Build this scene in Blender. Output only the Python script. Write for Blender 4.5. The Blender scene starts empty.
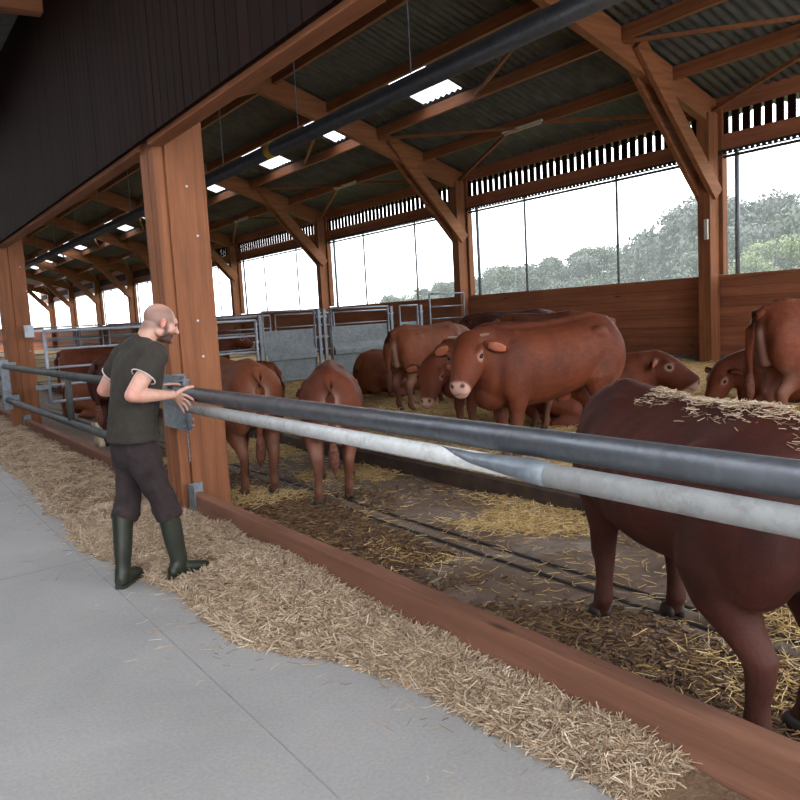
import bpy, bmesh, math, random
import numpy as np
from mathutils import Vector, Matrix, noise
from mathutils.bvhtree import BVHTree
R = random.Random(7)
rng = np.random.default_rng(11)
sc = bpy.context.scene
C = sc.collection

# ------------------------------------------------------------------ camera
f_px = 773.0
def _d(u, v):
    return Vector((u-400, -(v-400), -f_px)).normalized()
_L = _d(-144, 346)
_Z = -_d(805, 7500); _Z = (_Z - _L*_Z.dot(_L)).normalized()
_X = _L.cross(_Z)
CAMR = Matrix((_X, _L, _Z))
CAMLOC = Vector((0, 0, 1.6))
cd = bpy.data.cameras.new('camera'); cam = bpy.data.objects.new('camera', cd); C.objects.link(cam)
cd.sensor_width = 36; cd.lens = 36*f_px/800; cd.clip_end = 500
cam.matrix_world = Matrix.Translation(CAMLOC) @ CAMR.to_4x4()
sc.camera = cam
# ------------------------------------------------------------------ world, exposure
w = bpy.data.worlds.new('overcast_sky'); sc.world = w; w.use_nodes = True
nt = w.node_tree; bg = nt.nodes['Background']
tc = nt.nodes.new('ShaderNodeTexCoord'); mp = nt.nodes.new('ShaderNodeMapping'); mp.inputs['Scale'].default_value = (1, 1, 3)
nz = nt.nodes.new('ShaderNodeTexNoise'); nz.inputs['Scale'].default_value = 1.6; nz.inputs['Detail'].default_value = 5
cr = nt.nodes.new('ShaderNodeValToRGB')
cr.color_ramp.elements[0].position = .3; cr.color_ramp.elements[0].color = (.80, .83, .88, 1)
cr.color_ramp.elements[1].position = .7; cr.color_ramp.elements[1].color = (.96, .97, 1.0, 1)
nt.links.new(tc.outputs['Generated'], mp.inputs['Vector']); nt.links.new(mp.outputs[0], nz.inputs['Vector'])
nt.links.new(nz.outputs['Fac'], cr.inputs[0]); nt.links.new(cr.outputs[0], bg.inputs['Color'])
bg.inputs['Strength'].default_value = 4.2
vs = sc.view_settings; vs.view_transform = 'Standard'; vs.look = 'None'; vs.gamma = 1; vs.use_curve_mapping = False
vs.exposure = 0.3
sc.render.film_transparent = False

# ------------------------------------------------------------------ materials
def lin(c):
    return tuple(((x/255)/12.92 if x/255 <= .04045 else ((x/255+.055)/1.055)**2.4) for x in c) + (1,)
def newmat(name, rough=.7, metal=0.0):
    m = bpy.data.materials.new(name); m.use_nodes = True
    b = m.node_tree.nodes['Principled BSDF']; b.inputs['Roughness'].default_value = rough; b.inputs['Metallic'].default_value = metal
    return m, m.node_tree, b
def N(t, kind, **kw):
    n = t.nodes.new(kind)
    for k, v in kw.items():
        if k in n.inputs: n.inputs[k].default_value = v
        else: setattr(n, k, v)
    return n
def ramp(t, src, stops):
    r = N(t, 'ShaderNodeValToRGB'); e = r.color_ramp.elements
    while len(e) < len(stops): e.new(.5)
    for i, (p, c) in enumerate(stops): e[i].position = p; e[i].color = c if len(c) == 4 else c + (1,)
    t.links.new(src, r.inputs[0]); return r.outputs[0]
def coords(t, scale, kind='Object'):
    a = N(t, 'ShaderNodeTexCoord'); m = N(t, 'ShaderNodeMapping'); m.inputs['Scale'].default_value = scale
    t.links.new(a.outputs[kind], m.inputs['Vector']); return m.outputs[0]
def tnoise(t, vec, scale, detail=4, rough=.55, dist=0):
    n = N(t, 'ShaderNodeTexNoise', Scale=scale, Detail=detail, Roughness=rough, Distortion=dist)
    t.links.new(vec, n.inputs['Vector']); return n.outputs['Fac']
def bump(t, b, h, strength=.3, dist=.02):
    n = N(t, 'ShaderNodeBump', Strength=strength, Distance=dist); t.links.new(h, n.inputs['Height']); t.links.new(n.outputs[0], b.inputs['Normal'])
def mixc(t, fac, a, b, mode='MIX'):
    n = N(t, 'ShaderNodeMix', data_type='RGBA', blend_type=mode)
    for s, i in ((fac, 0), (a, 6), (b, 7)):
        if hasattr(s, 'links') or hasattr(s, 'is_output'): t.links.new(s, n.inputs[i])
        else: n.inputs[i].default_value = s
    return n.outputs[2]

def wood(name, axis, c0, c1, c2, rough=.75):
    m, t, b = newmat(name, rough)
    sc_ = {'X': (.25, 5, 5), 'Y': (5, .25, 5), 'Z': (5, 5, .25)}[axis]
    v = coords(t, sc_)
    n1 = tnoise(t, v, 2.2, 6, .6, .8); n2 = tnoise(t, v, 11, 4, .7)
    v2 = coords(t, (1, 1, 1)); n3 = tnoise(t, v2, 1.1, 3)
    col = ramp(t, n1, [(.28, lin(c0)), (.5, lin(c1)), (.74, lin(c2))])
    col = mixc(t, .25, col, ramp(t, n2, [(.3, lin(c0)), (.7, lin(c2))]))
    col = mixc(t, ramp(t, n3, [(.35, (0, 0, 0, 1)), (.75, (.28, .28, .28, 1))]), col, lin([x*.6 for x in c0]))
    vo = N(t, 'ShaderNodeTexVoronoi', Scale=1.5, Randomness=1.0)
    v3 = coords(t, {'X': (.6, 2.6, 2.6), 'Y': (2.6, .6, 2.6), 'Z': (2.6, 2.6, .6)}[axis]); t.links.new(v3, vo.inputs['Vector'])
    kn = ramp(t, vo.outputs['Distance'], [(.03, (.85, .85, .85, 1)), (.10, (0, 0, 0, 1))])
    col = mixc(t, kn, col, lin([x*.45 for x in c0]))
    at = N(t, 'ShaderNodeAttribute', attribute_name='var')
    ma = N(t, 'ShaderNodeMath', operation='ADD'); ma.inputs[1].default_value = 1.0; t.links.new(at.outputs['Fac'], ma.inputs[0])
    col = mixc(t, 1.0, col, ma.outputs[0], 'MULTIPLY')
    t.links.new(col, b.inputs['Base Color']); bump(t, b, n2, .25, .01)
    return m
TIM = ((104, 62, 36), (140, 84, 50), (160, 102, 64))
WZ = wood('timber_upright', 'Z', *TIM); WX = wood('timber_lateral', 'X', *TIM); WY = wood('timber_lengthwise', 'Y', *TIM)
DK = ((124, 74, 52), (156, 96, 68), (178, 116, 84))
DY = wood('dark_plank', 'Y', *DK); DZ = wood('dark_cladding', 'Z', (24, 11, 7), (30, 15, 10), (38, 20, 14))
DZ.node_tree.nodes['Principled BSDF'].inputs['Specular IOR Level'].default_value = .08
KERB = wood('kerb_board', 'Y', (112, 74, 56), (140, 94, 72), (158, 112, 90))

def galv(name, c0, c1, rough=.42, metal=.75, dirt=(84, 72, 60), dirtfac=.35):
    m, t, b = newmat(name, rough, metal)
    v = coords(t, (1, 1, 1)); vo = N(t, 'ShaderNodeTexVoronoi', Scale=38); t.links.new(v, vo.inputs['Vector'])
    n = tnoise(t, v, 3.5, 6, .65)
    col = mixc(t, .45, ramp(t, n, [(.3, lin(c0)), (.7, lin(c1))]), ramp(t, vo.outputs['Color'], [(.2, lin(c0)), (.9, lin(c1))]))
    n2 = tnoise(t, v, 9, 8, .75)
    col = mixc(t, ramp(t, n2, [(.52, (0, 0, 0, 1)), (.72, (dirtfac,)*3 + (1,))]), col, lin(dirt))
    t.links.new(col, b.inputs['Base Color']); t.links.new(ramp(t, n2, [(.3, (rough-.08,)*3), (.8, (rough+.25,)*3)]), b.inputs['Roughness'])
    bump(t, b, n2, .12, .004)
    return m
G_DARK = galv('weathered_steel_pipe', (96, 100, 106), (122, 126, 132), .38, .8)
G_RAIL = galv('dull_rail_steel', (66, 68, 68), (88, 90, 90), .6, .5)
G_LIGHT = galv('galvanised_pipe', (176, 178, 178), (206, 208, 206), .55, .25, dirtfac=.5)
G_GATE = galv('galvanised_gate', (112, 120, 128), (150, 158, 166), .5, .55)
G_PALE = galv('pale_gate_tube', (158, 164, 176), (190, 196, 208), .45, .4)
G_SHEET = galv('weathered_sheet', (104, 112, 118), (140, 148, 152), .6, .3, dirt=(96, 84, 70), dirtfac=.6)

def simple(name, c, rough=.7, metal=0, n_amt=.15, nscale=6):
    m, t, b = newmat(name, rough, metal); v = coords(t, (1, 1, 1)); n = tnoise(t, v, nscale, 5)
    lo = lin([x*(1-n_amt) for x in c]); hi = lin([min(255, x*(1+n_amt)) for x in c])
    t.links.new(ramp(t, n, [(.3, lo), (.7, hi)]), b.inputs['Base Color']); return m
ROOF = simple('dark_fibre_cement', (82, 84, 82), .85, nscale=3)
BLACK = simple('black_gutter', (40, 42, 46), .5)
DUCT = galv('dark_duct', (66, 70, 76), (88, 92, 98), .35, .7)
POLE = simple('grey_pole', (90, 98, 108), .5)
LAMPB = simple('lamp_housing', (196, 190, 176), .5, n_amt=.05)
def skylight_mat():
    m, t, b = newmat('translucent_skylight'); t.nodes.remove(b); o = t.nodes['Material Output']
    tr = N(t, 'ShaderNodeBsdfTranslucent'); tr.inputs[0].default_value = (.93, .95, .97, 1); tp = N(t, 'ShaderNodeBsdfTransparent')
    mx = N(t, 'ShaderNodeMixShader'); mx.inputs[0].default_value = .35
    t.links.new(tr.outputs[0], mx.inputs[1]); t.links.new(tp.outputs[0], mx.inputs[2]); t.links.new(mx.outputs[0], o.inputs[0]); return m
SKYL = skylight_mat()
def sheet_mat():
    m, t, b = newmat('windbreak_sheet'); t.nodes.remove(b); o = t.nodes['Material Output']
    tr = N(t, 'ShaderNodeBsdfTranslucent'); tr.inputs[0].default_value = (.90, .93, .97, 1); tp = N(t, 'ShaderNodeBsdfTransparent')
    v = coords(t, (1, 1, .25)); n = tnoise(t, v, 2.2, 5, .7)
    mx = N(t, 'ShaderNodeMixShader')
    t.links.new(ramp(t, n, [(.3, (.04,)*3), (.8, (.07,)*3)]), mx.inputs[0])
    t.links.new(tp.outputs[0], mx.inputs[1]); t.links.new(tr.outputs[0], mx.inputs[2]); t.links.new(mx.outputs[0], o.inputs[0]); return m
SHEET = sheet_mat()

def concrete():
    m, t, b = newmat('alley_concrete', .75); v = coords(t, (1, 1, 1))
    n = tnoise(t, v, .9, 6, .6, .4); n2 = tnoise(t, v, 5, 8, .75); n3 = tnoise(t, v, 60, 3)
    col = ramp(t, n, [(.3, lin((132, 131, 130))), (.7, lin((156, 154, 152)))])
    col = mixc(t, ramp(t, n2, [(.5, (0, 0, 0, 1)), (.78, (.5,)*3)]), col, lin((158, 144, 128)))
    col = mixc(t, .12, col, ramp(t, n3, [(.3, (.15,)*3), (.7, (.6,)*3)]))
    t.links.new(col, b.inputs['Base Color']); bump(t, b, n2, .15, .01); return m
def muck():
    m, t, b = newmat('mucky_concrete', .55); v = coords(t, (1, 1, 1))
    n = tnoise(t, v, 1.5, 8, .65, .6); n2 = tnoise(t, v, 16, 6, .7)
    col = ramp(t, n, [(.3, lin((78, 60, 48))), (.5, lin((116, 98, 84))), (.7, lin((142, 132, 124)))])
    col = mixc(t, ramp(t, n2, [(.45, (0, 0, 0, 1)), (.7, (.6,)*3)]), col, lin((70, 52, 38)))
    t.links.new(col, b.inputs['Base Color']); t.links.new(ramp(t, n, [(.3, (.45,)*3), (.7, (.8,)*3)]), b.inputs['Roughness'])
    bump(t, b, n2, .6, .03); return m
def strawbed(name, a, b_, c):
    m, t, b = newmat(name, .85); v = coords(t, (1, 1, 1)); n = tnoise(t, v, 28, 8, .75, 1.5); n2 = tnoise(t, v, 1.3, 4)
    col = ramp(t, n, [(.3, lin(a)), (.52, lin(b_)), (.72, lin(c))])
    col = mixc(t, ramp(t, n2, [(.42, (0, 0, 0, 1)), (.72, (.5,)*3)]), col, lin(a))
    t.links.new(col, b.inputs['Base Color']); bump(t, b, n, .8, .03); return m
CONC = concrete(); MUCK = muck()
BED = strawbed('trampled_straw', (134, 106, 68), (188, 156, 102), (220, 192, 138))
MOUND = strawbed('feed_straw_base', (92, 70, 50), (140, 112, 86), (172, 146, 116))
def strand_mat(name, cols):
    m, t, b = newmat(name, .6); at = N(t, 'ShaderNodeAttribute', attribute_name='tone')
    n = len(cols); t.links.new(ramp(t, at.outputs['Fac'], [(i/(n-1), lin(c)) for i, c in enumerate(cols)]), b.inputs['Base Color']); return m
STRAND_A = strand_mat('pale_straw', [(100, 78, 60), (174, 148, 120), (210, 186, 158), (234, 220, 198)])
STRAND_P = strand_mat('golden_straw', [(136, 106, 64), (198, 164, 104), (224, 194, 138), (238, 218, 174)])
STRAND_M = strand_mat('dirty_straw', [(64, 44, 30), (84, 60, 42), (110, 82, 54), (150, 120, 78)])

def coat_mat(name, main, dark, pale, leg=(98, 66, 50)):
    m, t, b = newmat(name, .62); v = coords(t, (1, 1, 1)); n = tnoise(t, v, 3.0, 5, .6); v2 = coords(t, (1.2, 5, 3)); n2 = tnoise(t, v2, 22, 5, .75)
    at = N(t, 'ShaderNodeAttribute', attribute_name='Col'); sp = N(t, 'ShaderNodeSeparateColor'); t.links.new(at.outputs['Color'], sp.inputs[0])
    col = ramp(t, n, [(.3, lin(dark)), (.7, lin(main))])
    col = mixc(t, ramp(t, n2, [(.38, (.0,)*3), (.68, (.6,)*3)]), col, lin([x*.66 for x in dark]))
    col = mixc(t, sp.outputs[0], col, lin(pale)); col = mixc(t, sp.outputs[1], col, lin((70, 46, 40))); col = mixc(t, sp.outputs[2], col, lin(leg))
    t.links.new(col, b.inputs['Base Color']); bump(t, b, n2, .35, .012)
    b.inputs['Specular IOR Level'].default_value = .22; return m
COAT_A = coat_mat('red_brown_coat', (124, 62, 36), (84, 41, 26), (216, 176, 160))
COAT_B = coat_mat('light_brown_coat', (142, 80, 50), (104, 56, 35), (222, 186, 168))
COAT_C = coat_mat('dark_red_coat', (84, 38, 28), (54, 26, 20), (120, 84, 72), (66, 38, 30))
HOOF = simple('hoof_horn', (34, 28, 24), .6); EYE = simple('dark_eye', (18, 12, 10), .1); TUFT = simple('tail_hair', (84, 46, 32), .8, n_amt=.4, nscale=40)
EARP = simple('ear_inside', (176, 104, 76), .7)
SKIN = None

# ------------------------------------------------------------------ mesh helpers
def tag(o, label=None, cat=None, group=None, kind=None):
    if label: o['label'] = label
    if cat: o['category'] = cat
    if group: o['group'] = group
    if kind: o['kind'] = kind
    return o
def root(name, loc, label, cat, group=None, rz=0, s=1):
    o = bpy.data.objects.new(name, None); C.objects.link(o); o.location = loc; o.rotation_euler = (0, 0, rz); o.scale = (s, s, s)
    o.empty_display_size = .1
    return tag(o, label, cat, group)
def link(name, me, mat, parent=None, shade=False):
    o = bpy.data.objects.new(name, me); C.objects.link(o)
    if mat and not me.materials: me.materials.append(mat)
    if parent: o.parent = parent
    if shade: me.shade_smooth()
    return o
class MB:
    """collects boxes, bars, tubes, lofts into one mesh; origin shifts world coords to local"""
    def __init__(s, origin=(0, 0, 0)): s.bm = bmesh.new(); s.o = Vector(origin); s.var = s.bm.faces.layers.float.new('var')
    def _v(s, p): return s.bm.verts.new(Vector(p) - s.o)
    def face(s, vs, val=0.0):
        try: f = s.bm.faces.new(vs); f[s.var] = val; return f
        except ValueError: return None
    def box(s, a, b, val=0.0):
        x0, y0, z0 = a; x1, y1, z1 = b
        v = [s._v(p) for p in ((x0,y0,z0),(x1,y0,z0),(x1,y1,z0),(x0,y1,z0),(x0,y0,z1),(x1,y0,z1),(x1,y1,z1),(x0,y1,z1))]
        for q in ((3,2,1,0),(4,5,6,7),(0,1,5,4),(1,2,6,5),(2,3,7,6),(3,0,4,7)): s.face([v[i] for i in q], val)
        return s
    def bar(s, p0, p1, w_, h, up=(0, 0, 1), val=0.0):
        p0, p1 = Vector(p0), Vector(p1); d = (p1-p0).normalized(); side = d.cross(Vector(up)).normalized(); u = side.cross(d)
        v = [s._v(p + side*(sx*w_/2) + u*(sy*h/2)) for p in (p0, p1) for sx, sy in ((-1,-1),(1,-1),(1,1),(-1,1))]
        for q in ((3,2,1,0),(4,5,6,7),(0,1,5,4),(1,2,6,5),(2,3,7,6),(3,0,4,7)): s.face([v[i] for i in q], val)
        return s
    def loft(s, rings_in, n=14, cap=True, val=0.0):
        """rings_in: list of (center, side vec*a, up vec*b)"""
        rings = []
        for c, a, b in rings_in:
            c, a, b = Vector(c), Vector(a), Vector(b)
            rings.append([s._v(c + a*math.cos(2*math.pi*k/n) + b*math.sin(2*math.pi*k/n)) for k in range(n)])
        for r0, r1 in zip(rings, rings[1:]):
            for k in range(n): s.face([r0[k], r0[(k+1) % n], r1[(k+1) % n], r1[k]], val)
        if cap: s.face(rings[0][::-1], val); s.face(rings[-1], val)
        return s
    def tube(s, pts, r, n=12, val=0.0, up=(0, 0, 1), caps=True, round_=False):
        pts = [Vector(p) for p in pts]; rs = r if isinstance(r, (list, tuple)) else [r]*len(pts)
        rr = []
        for i, p in enumerate(pts):
            d = (pts[min(i+1, len(pts)-1)] - pts[max(i-1, 0)]).normalized()
            u = Vector(up)
            if abs(d.dot(u)) > .95: u = Vector((1, 0, 0))
            a = d.cross(u).normalized(); b = a.cross(d)
            rad = rs[i] if isinstance(rs[i], (list, tuple)) else (rs[i], rs[i])
            if round_ and i == 0:
                for th in (75, 50, 25): q = math.radians(th); k = max(rad); rr.append((p - d*k*math.sin(q), a*rad[0]*math.cos(q), b*rad[1]*math.cos(q)))
            rr.append((p, a*rad[0], b*rad[1]))
            if round_ and i == len(pts)-1:
                for th in (25, 50, 75): q = math.radians(th); k = max(rad); rr.append((p + d*k*math.sin(q), a*rad[0]*math.cos(q), b*rad[1]*math.cos(q)))
        return s.loft(rr, n, caps, val)
    def ell(s, c, r, M=None, n=16, m=10):
        M = M or Matrix.Identity(3); rings = []
        for i in range(1, m):
            t = math.pi*i/m; ring = []
            for k in range(n):
                q = 2*math.pi*k/n; p = Vector((r[0]*math.cos(t), r[1]*math.sin(t)*math.cos(q), r[2]*math.sin(t)*math.sin(q)))
                ring.append(s._v(Vector(c) + M @ p))
            rings.append(ring)
        for r0, r1 in zip(rings, rings[1:]):
            for k in range(n): s.face([r0[k], r1[k], r1[(k+1) % n], r0[(k+1) % n]])
        s.face(rings[0]); s.face(rings[-1][::-1])
        return s
    def mesh(s, name): me = bpy.data.meshes.new(name); bmesh.ops.recalc_face_normals(s.bm, faces=s.bm.faces); s.bm.to_mesh(me); s.bm.free(); return me
    def build(s, name, mat, parent=None, bevel=0, shade=False):
        if bevel: bmesh.ops.bevel(s.bm, geom=[e for e in s.bm.edges], offset=bevel, segments=2, profile=.6, affect='EDGES', clamp_overlap=True)
        o = link(name, s.mesh(name), mat, parent, shade)
        if not parent: o.location = s.o
        return o
    def fuse(s, name, voxel, smooth, mat, parent=None, disp=None):
        me = s.mesh(name+'_tmp'); tmp = bpy.data.objects.new('tmp', me); C.objects.link(tmp)
        r = tmp.modifiers.new('r', 'REMESH'); r.mode = 'VOXEL'; r.voxel_size = voxel
        if smooth: q = tmp.modifiers.new('s', 'SMOOTH'); q.factor = .5; q.iterations = smooth
        dg = bpy.context.evaluated_depsgraph_get(); dg.update()
        out = bpy.data.meshes.new_from_object(tmp.evaluated_get(dg)); out.name = name
        bpy.data.objects.remove(tmp); bpy.data.meshes.remove(me); out.materials.clear()
        if disp: disp(out)
        o = link(name, out, mat, parent, True)
        if not parent: o.location = s.o
        return o
def verts_np(me):
    a = np.empty(len(me.vertices)*3, np.float32); me.vertices.foreach_get('co', a); return a.reshape(-1, 3)
def set_verts(me, a): me.vertices.foreach_set('co', a.astype(np.float32).ravel()); me.update()
def set_col(me, cols):
    ca = me.color_attributes.new('Col', 'FLOAT_COLOR', 'POINT')
    a = np.ones((len(me.vertices), 4), np.float32); a[:, :3] = cols; ca.data.foreach_set('color', a.ravel())
def sst(x, a, b): t = np.clip((x-a)/(b-a), 0, 1); return t*t*(3-2*t)
def struct(o): o['kind'] = 'structure'; return o

def strands(name, P, length, width, tone, mat, flat=.35, zlift=None):
    """P (n,3) centres; bent 2-quad ribbons with a V section so they have depth"""
    n = len(P); az = rng.uniform(0, 2*np.pi, n); el = rng.normal(0, flat, n)
    d = np.stack([np.cos(az)*np.cos(el), np.sin(az)*np.cos(el), np.sin(el)], 1)
    L = rng.uniform(length[0], length[1], n)[:, None]; W_ = rng.uniform(width[0], width[1], n)[:, None]
    up = rng.normal(0, 1, (n, 3)); s_ = np.cross(d, up); s_ /= np.linalg.norm(s_, axis=1, keepdims=True)+1e-9
    q_ = np.cross(d, s_); bend = rng.normal(0, .08, (n, 1))*L*q_
    k = np.array([[-.5, 0], [0, 1], [.5, 0]]); V = np.empty((n, 9, 3), np.float32)
    for i in range(3):
        c = P + d*L*k[i, 0] + bend*k[i, 1]
        for j, ang in enumerate((0, 2.094, 4.189)):
            V[:, i*3+j] = c + (s_*math.cos(ang) + q_*math.sin(ang))*W_*.5
    low = V[:, :, 2].min(1); 
    if zlift is not None: V[:, :, 2] += np.maximum(0, zlift - low + .001)[:, None]
    F = []
    for i in range(2):
        for j in range(3): a, b = i*3+j, i*3+(j+1) % 3; F.append((a, b, b+3, a+3))
    F = np.array(F)[None] + (np.arange(n)*9)[:, None, None]
    nf = n*6; me = bpy.data.meshes.new(name); me.vertices.add(n*9); me.vertices.foreach_set('co', V.ravel())
    me.loops.add(nf*4); me.loops.foreach_set('vertex_index', F.ravel().astype(np.int32)); me.polygons.add(nf)
    me.polygons.foreach_set('loop_start', np.arange(0, nf*4, 4, dtype=np.int32)); me.update(calc_edges=True)
    at = me.attributes.new('tone', 'FLOAT', 'POINT'); tn = np.clip(tone if tone is not None else rng.beta(2, 2, n), 0, 1)
    at.data.foreach_set('value', np.repeat(tn, 9).astype(np.float32))
    o = link(name, me, mat); return o
def fnoise(x, y, s=1.0, seed=0):
    r = np.random.default_rng(seed); v = 0*x; amp = 1
    for o in range(4):
        for k in range(3):
            a = r.uniform(0, 2*np.pi); fr = s*(2**o)*r.uniform(.7, 1.4); ph = r.uniform(0, 6.28)
            v = v + amp*np.sin((x*math.cos(a)+y*math.sin(a))*fr+ph)
        amp *= .55
    return v/4.2
def grid(name, xs, ys, zf, mat, skirt=None):
    X_, Y_ = np.meshgrid(xs, ys, indexing='ij'); Z_ = zf(X_, Y_); nx, ny = X_.shape
    V = np.stack([X_, Y_, Z_], -1).reshape(-1, 3); idx = np.arange(nx*ny).reshape(nx, ny)
    F = np.stack([idx[:-1, :-1], idx[1:, :-1], idx[1:, 1:], idx[:-1, 1:]], -1).reshape(-1, 4)
    me = bpy.data.meshes.new(name); me.from_pydata(V.tolist(), [], F.tolist()); me.update()
    return link(name, me, mat, None, True)

ORD = ['first', 'second', 'third', 'fourth', 'fifth', 'sixth', 'seventh', 'eighth', 'ninth']
# ------------------------------------------------------------------ roof geometry constants
XW, RIDGE, SL = 14.4, 8.3, .34
Y0R = -2.0
POSTY = [9.3-16, 9.3-8, 9.3, 17.1, 25, 33, 41, 49, 57, 65, 73]
FPY = [-9.6, -1.6, 6.3, 14.2, 22.2, 30.2, 38.2, 46.2]
YEND = 78
def roofz(x):
    if x < 2.2: return 5.50 + (x-2.2)*.06
    return 5.50 + SL*(XW - max(x, 2*RIDGE-x))
def bedz(x): return .2 + .013*(x-4.4)

# ------------------------------------------------------------------ floors
m = MB(); m.box((-14, -7, -.2), (2.18, YEND, 0)); struct(m.build('floor', CONC))
# lateral and lengthwise joints in the alley slab are shallow grooves filled dark
m = MB()
for y in (5.55, 11.6, -.5): m.bar((-14, y-1.0, .0012), (1.5, y+.18, .0012), .007, .002)
m.bar((1.16, -7, .0012), (1.17, 40, .0012), .006, .002)
struct(m.build('trim_1', simple('joint_sealant', (132, 134, 136), .8)))
def lanez(x, y):
    h = .012*fnoise(x, y, 3, 3) + .02*np.clip(fnoise(x, y, 5, 5), 0, 1)
    g = np.exp(-((x-3.25)/.045)**2) + np.exp(-((x-3.42)/.045)**2)
    return h*(1-np.clip(g, 0, 1)) - .035*g + .004
struct(grid('floor_lane', np.concatenate([np.arange(2.16, 3.1, .05), np.arange(3.1, 3.6, .02), np.arange(3.6, 4.46, .05)]), np.concatenate([np.arange(-6, 12, .05), np.arange(12, YEND, .8)]), lanez, MUCK))
m = MB((3.33, 20, 0))
for x in (3.25, 3.42): m.tube([(x, -6, -.008), (x, 12, -.008), (x, YEND, -.008)], .010, 8)
tag(m.build('scraper_cable', simple('wet_black_steel', (26, 26, 28), .4), shade=True), 'dark twin scraper cable running along the mucky lane floor', 'cable')
def bedf(x, y):
    return .2 + .013*(x-4.4) + .035*fnoise(x, y, 1.6, 8) + .02*fnoise(x, y, 6, 9) - .17*(1-sst(x, 4.40, 4.62))
struct(grid('floor_bedding', np.concatenate([np.arange(4.40, 5.0, .06), np.arange(5.0, 14.5, .12)]), np.concatenate([np.arange(-6, 20, .12), np.arange(20, YEND, 1)]), bedf, BED))
m = MB(); m.box((4.36, -6, -.1), (4.46, YEND, .15)); struct(m.build('trim_2', simple('mucky_step', (58, 44, 36), .8, n_amt=.3)))
m = MB(); m.box((14.3, -60, -.3), (160, 160, -.05)); struct(m.build('ground', simple('meadow', (92, 112, 66), .9, n_amt=.3, nscale=2)))

# ------------------------------------------------------------------ right wall: planks, beam, slats, windows, posts
m = MB((XW, 30, 0))
yb = [-7.0] + [p for p in POSTY if p > -6.8] + [YEND]
for a, b in zip(yb, yb[1:]):
    for k in range(8):
        z0 = .42 + k*.198
        m.box((XW, a+.004, z0), (XW+.07, b-.004, z0+.190), R.uniform(-.18, .15))
m.box((XW+.06, -7, .40), (XW+.09, YEND, 2.0), -.5)
m.box((XW-.03, -7, 1.99), (XW+.10, YEND, 2.04), .1)
struct(m.build('wall_right', DY))
m = MB((XW, 30, 0)); m.box((XW, -7, -.05), (XW+.2, YEND, .425))
struct(m.build('wall_plinth', simple('rough_concrete_plinth', (92, 92, 88), .9, n_amt=.35, nscale=4)))
m = MB((XW, 30, 0))
m.box((XW, -7, 4.46), (XW+.12, YEND, 4.78), 0); m.box((XW, -7, 5.2), (XW+.12, YEND, 5.62), -.05)
struct(m.build('trim_3', DY))
m = MB((XW, 30, 0)); y = -7
while y < YEND:
    m.box((XW+.03, y, 4.76), (XW+.06, y+.148, 5.22), R.uniform(-.1, .1)); y += .222
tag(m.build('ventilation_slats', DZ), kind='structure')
m = MB((XW, 30, 0)); m.box((XW-.05, -7, 4.385), (XW-.02, YEND, 4.405)); m.box((XW-.05, -7, 4.44), (XW-.02, YEND, 4.47)); y = -7
while y < YEND: m.box((XW-.05, y, 4.40), (XW-.02, y+.07, 4.445)); y += .115
m.tube([(XW+.03, -7, 4.35), (XW+.03, YEND, 4.35)], .03, 8)
struct(m.build('trim_4', BLACK))
k = 1
for a, b in zip(POSTY, POSTY[1:]):
    if b < 0: continue
    m = MB((XW+.2, (a+b)/2, 3.2)); m.box((XW+.20, a+.15, 2.03), (XW+.203, b-.15, 4.46)); struct(m.build('window_%d' % k, SHEET)); k += 1
m0 = None
for i, p in enumerate(POSTY[1:]):
    for dy in (-.42, 2.53, 5.5):
        y = p+dy
        if y < 2 or y > 60: continue
        me = MB((0, 0, 0)).tube([(0, 0, 2.03), (0, 0, 4.5)], .03 if dy != -.42 else .045, 8).mesh('window_mullion')
        o = link('window_mullion', me, POLE, None, True); o.location = (XW+.15, y, 0)
        struct(o)
for i, p in enumerate(POSTY):
    if i == 0: continue
    r = root('timber_post', (XW, p, 0), 'x', 'post', 'wall posts')
    r['label'] = {2: 'brown timber wall post at the right of the plank wall, carrying a pale cable box', 3: 'tall brown timber wall post in the middle of the plank wall behind the small gate',
                  4: 'timber wall post standing behind the sheeted pen gates'}.get(i, 'timber wall post at the near end of the barn' if i < 2 else '%s timber wall post beyond the one behind the sheeted gates' % ORD[i-5])
    if i > 4 or i < 2: r['group'] = 'distant wall posts'
    else: del r['group']
    MB((XW, p, 0)).box((XW-.34, p-.14, .1), (XW-.035, p+.14, roofz(XW)-.3)).build('post_shaft', WZ, r, .012)
    MB((XW, p, 0)).box((XW-.03, p-.22, 2.06), (XW+.14, p+.16, 5.4)).build('cover_board', WZ, r, .008)
    if i == 2: MB((XW, p, 0)).box((XW-.39, p-.11, 2.75), (XW-.34, p-.03, 3.15)).build('cable_box', LAMPB, r, .01)

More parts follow.
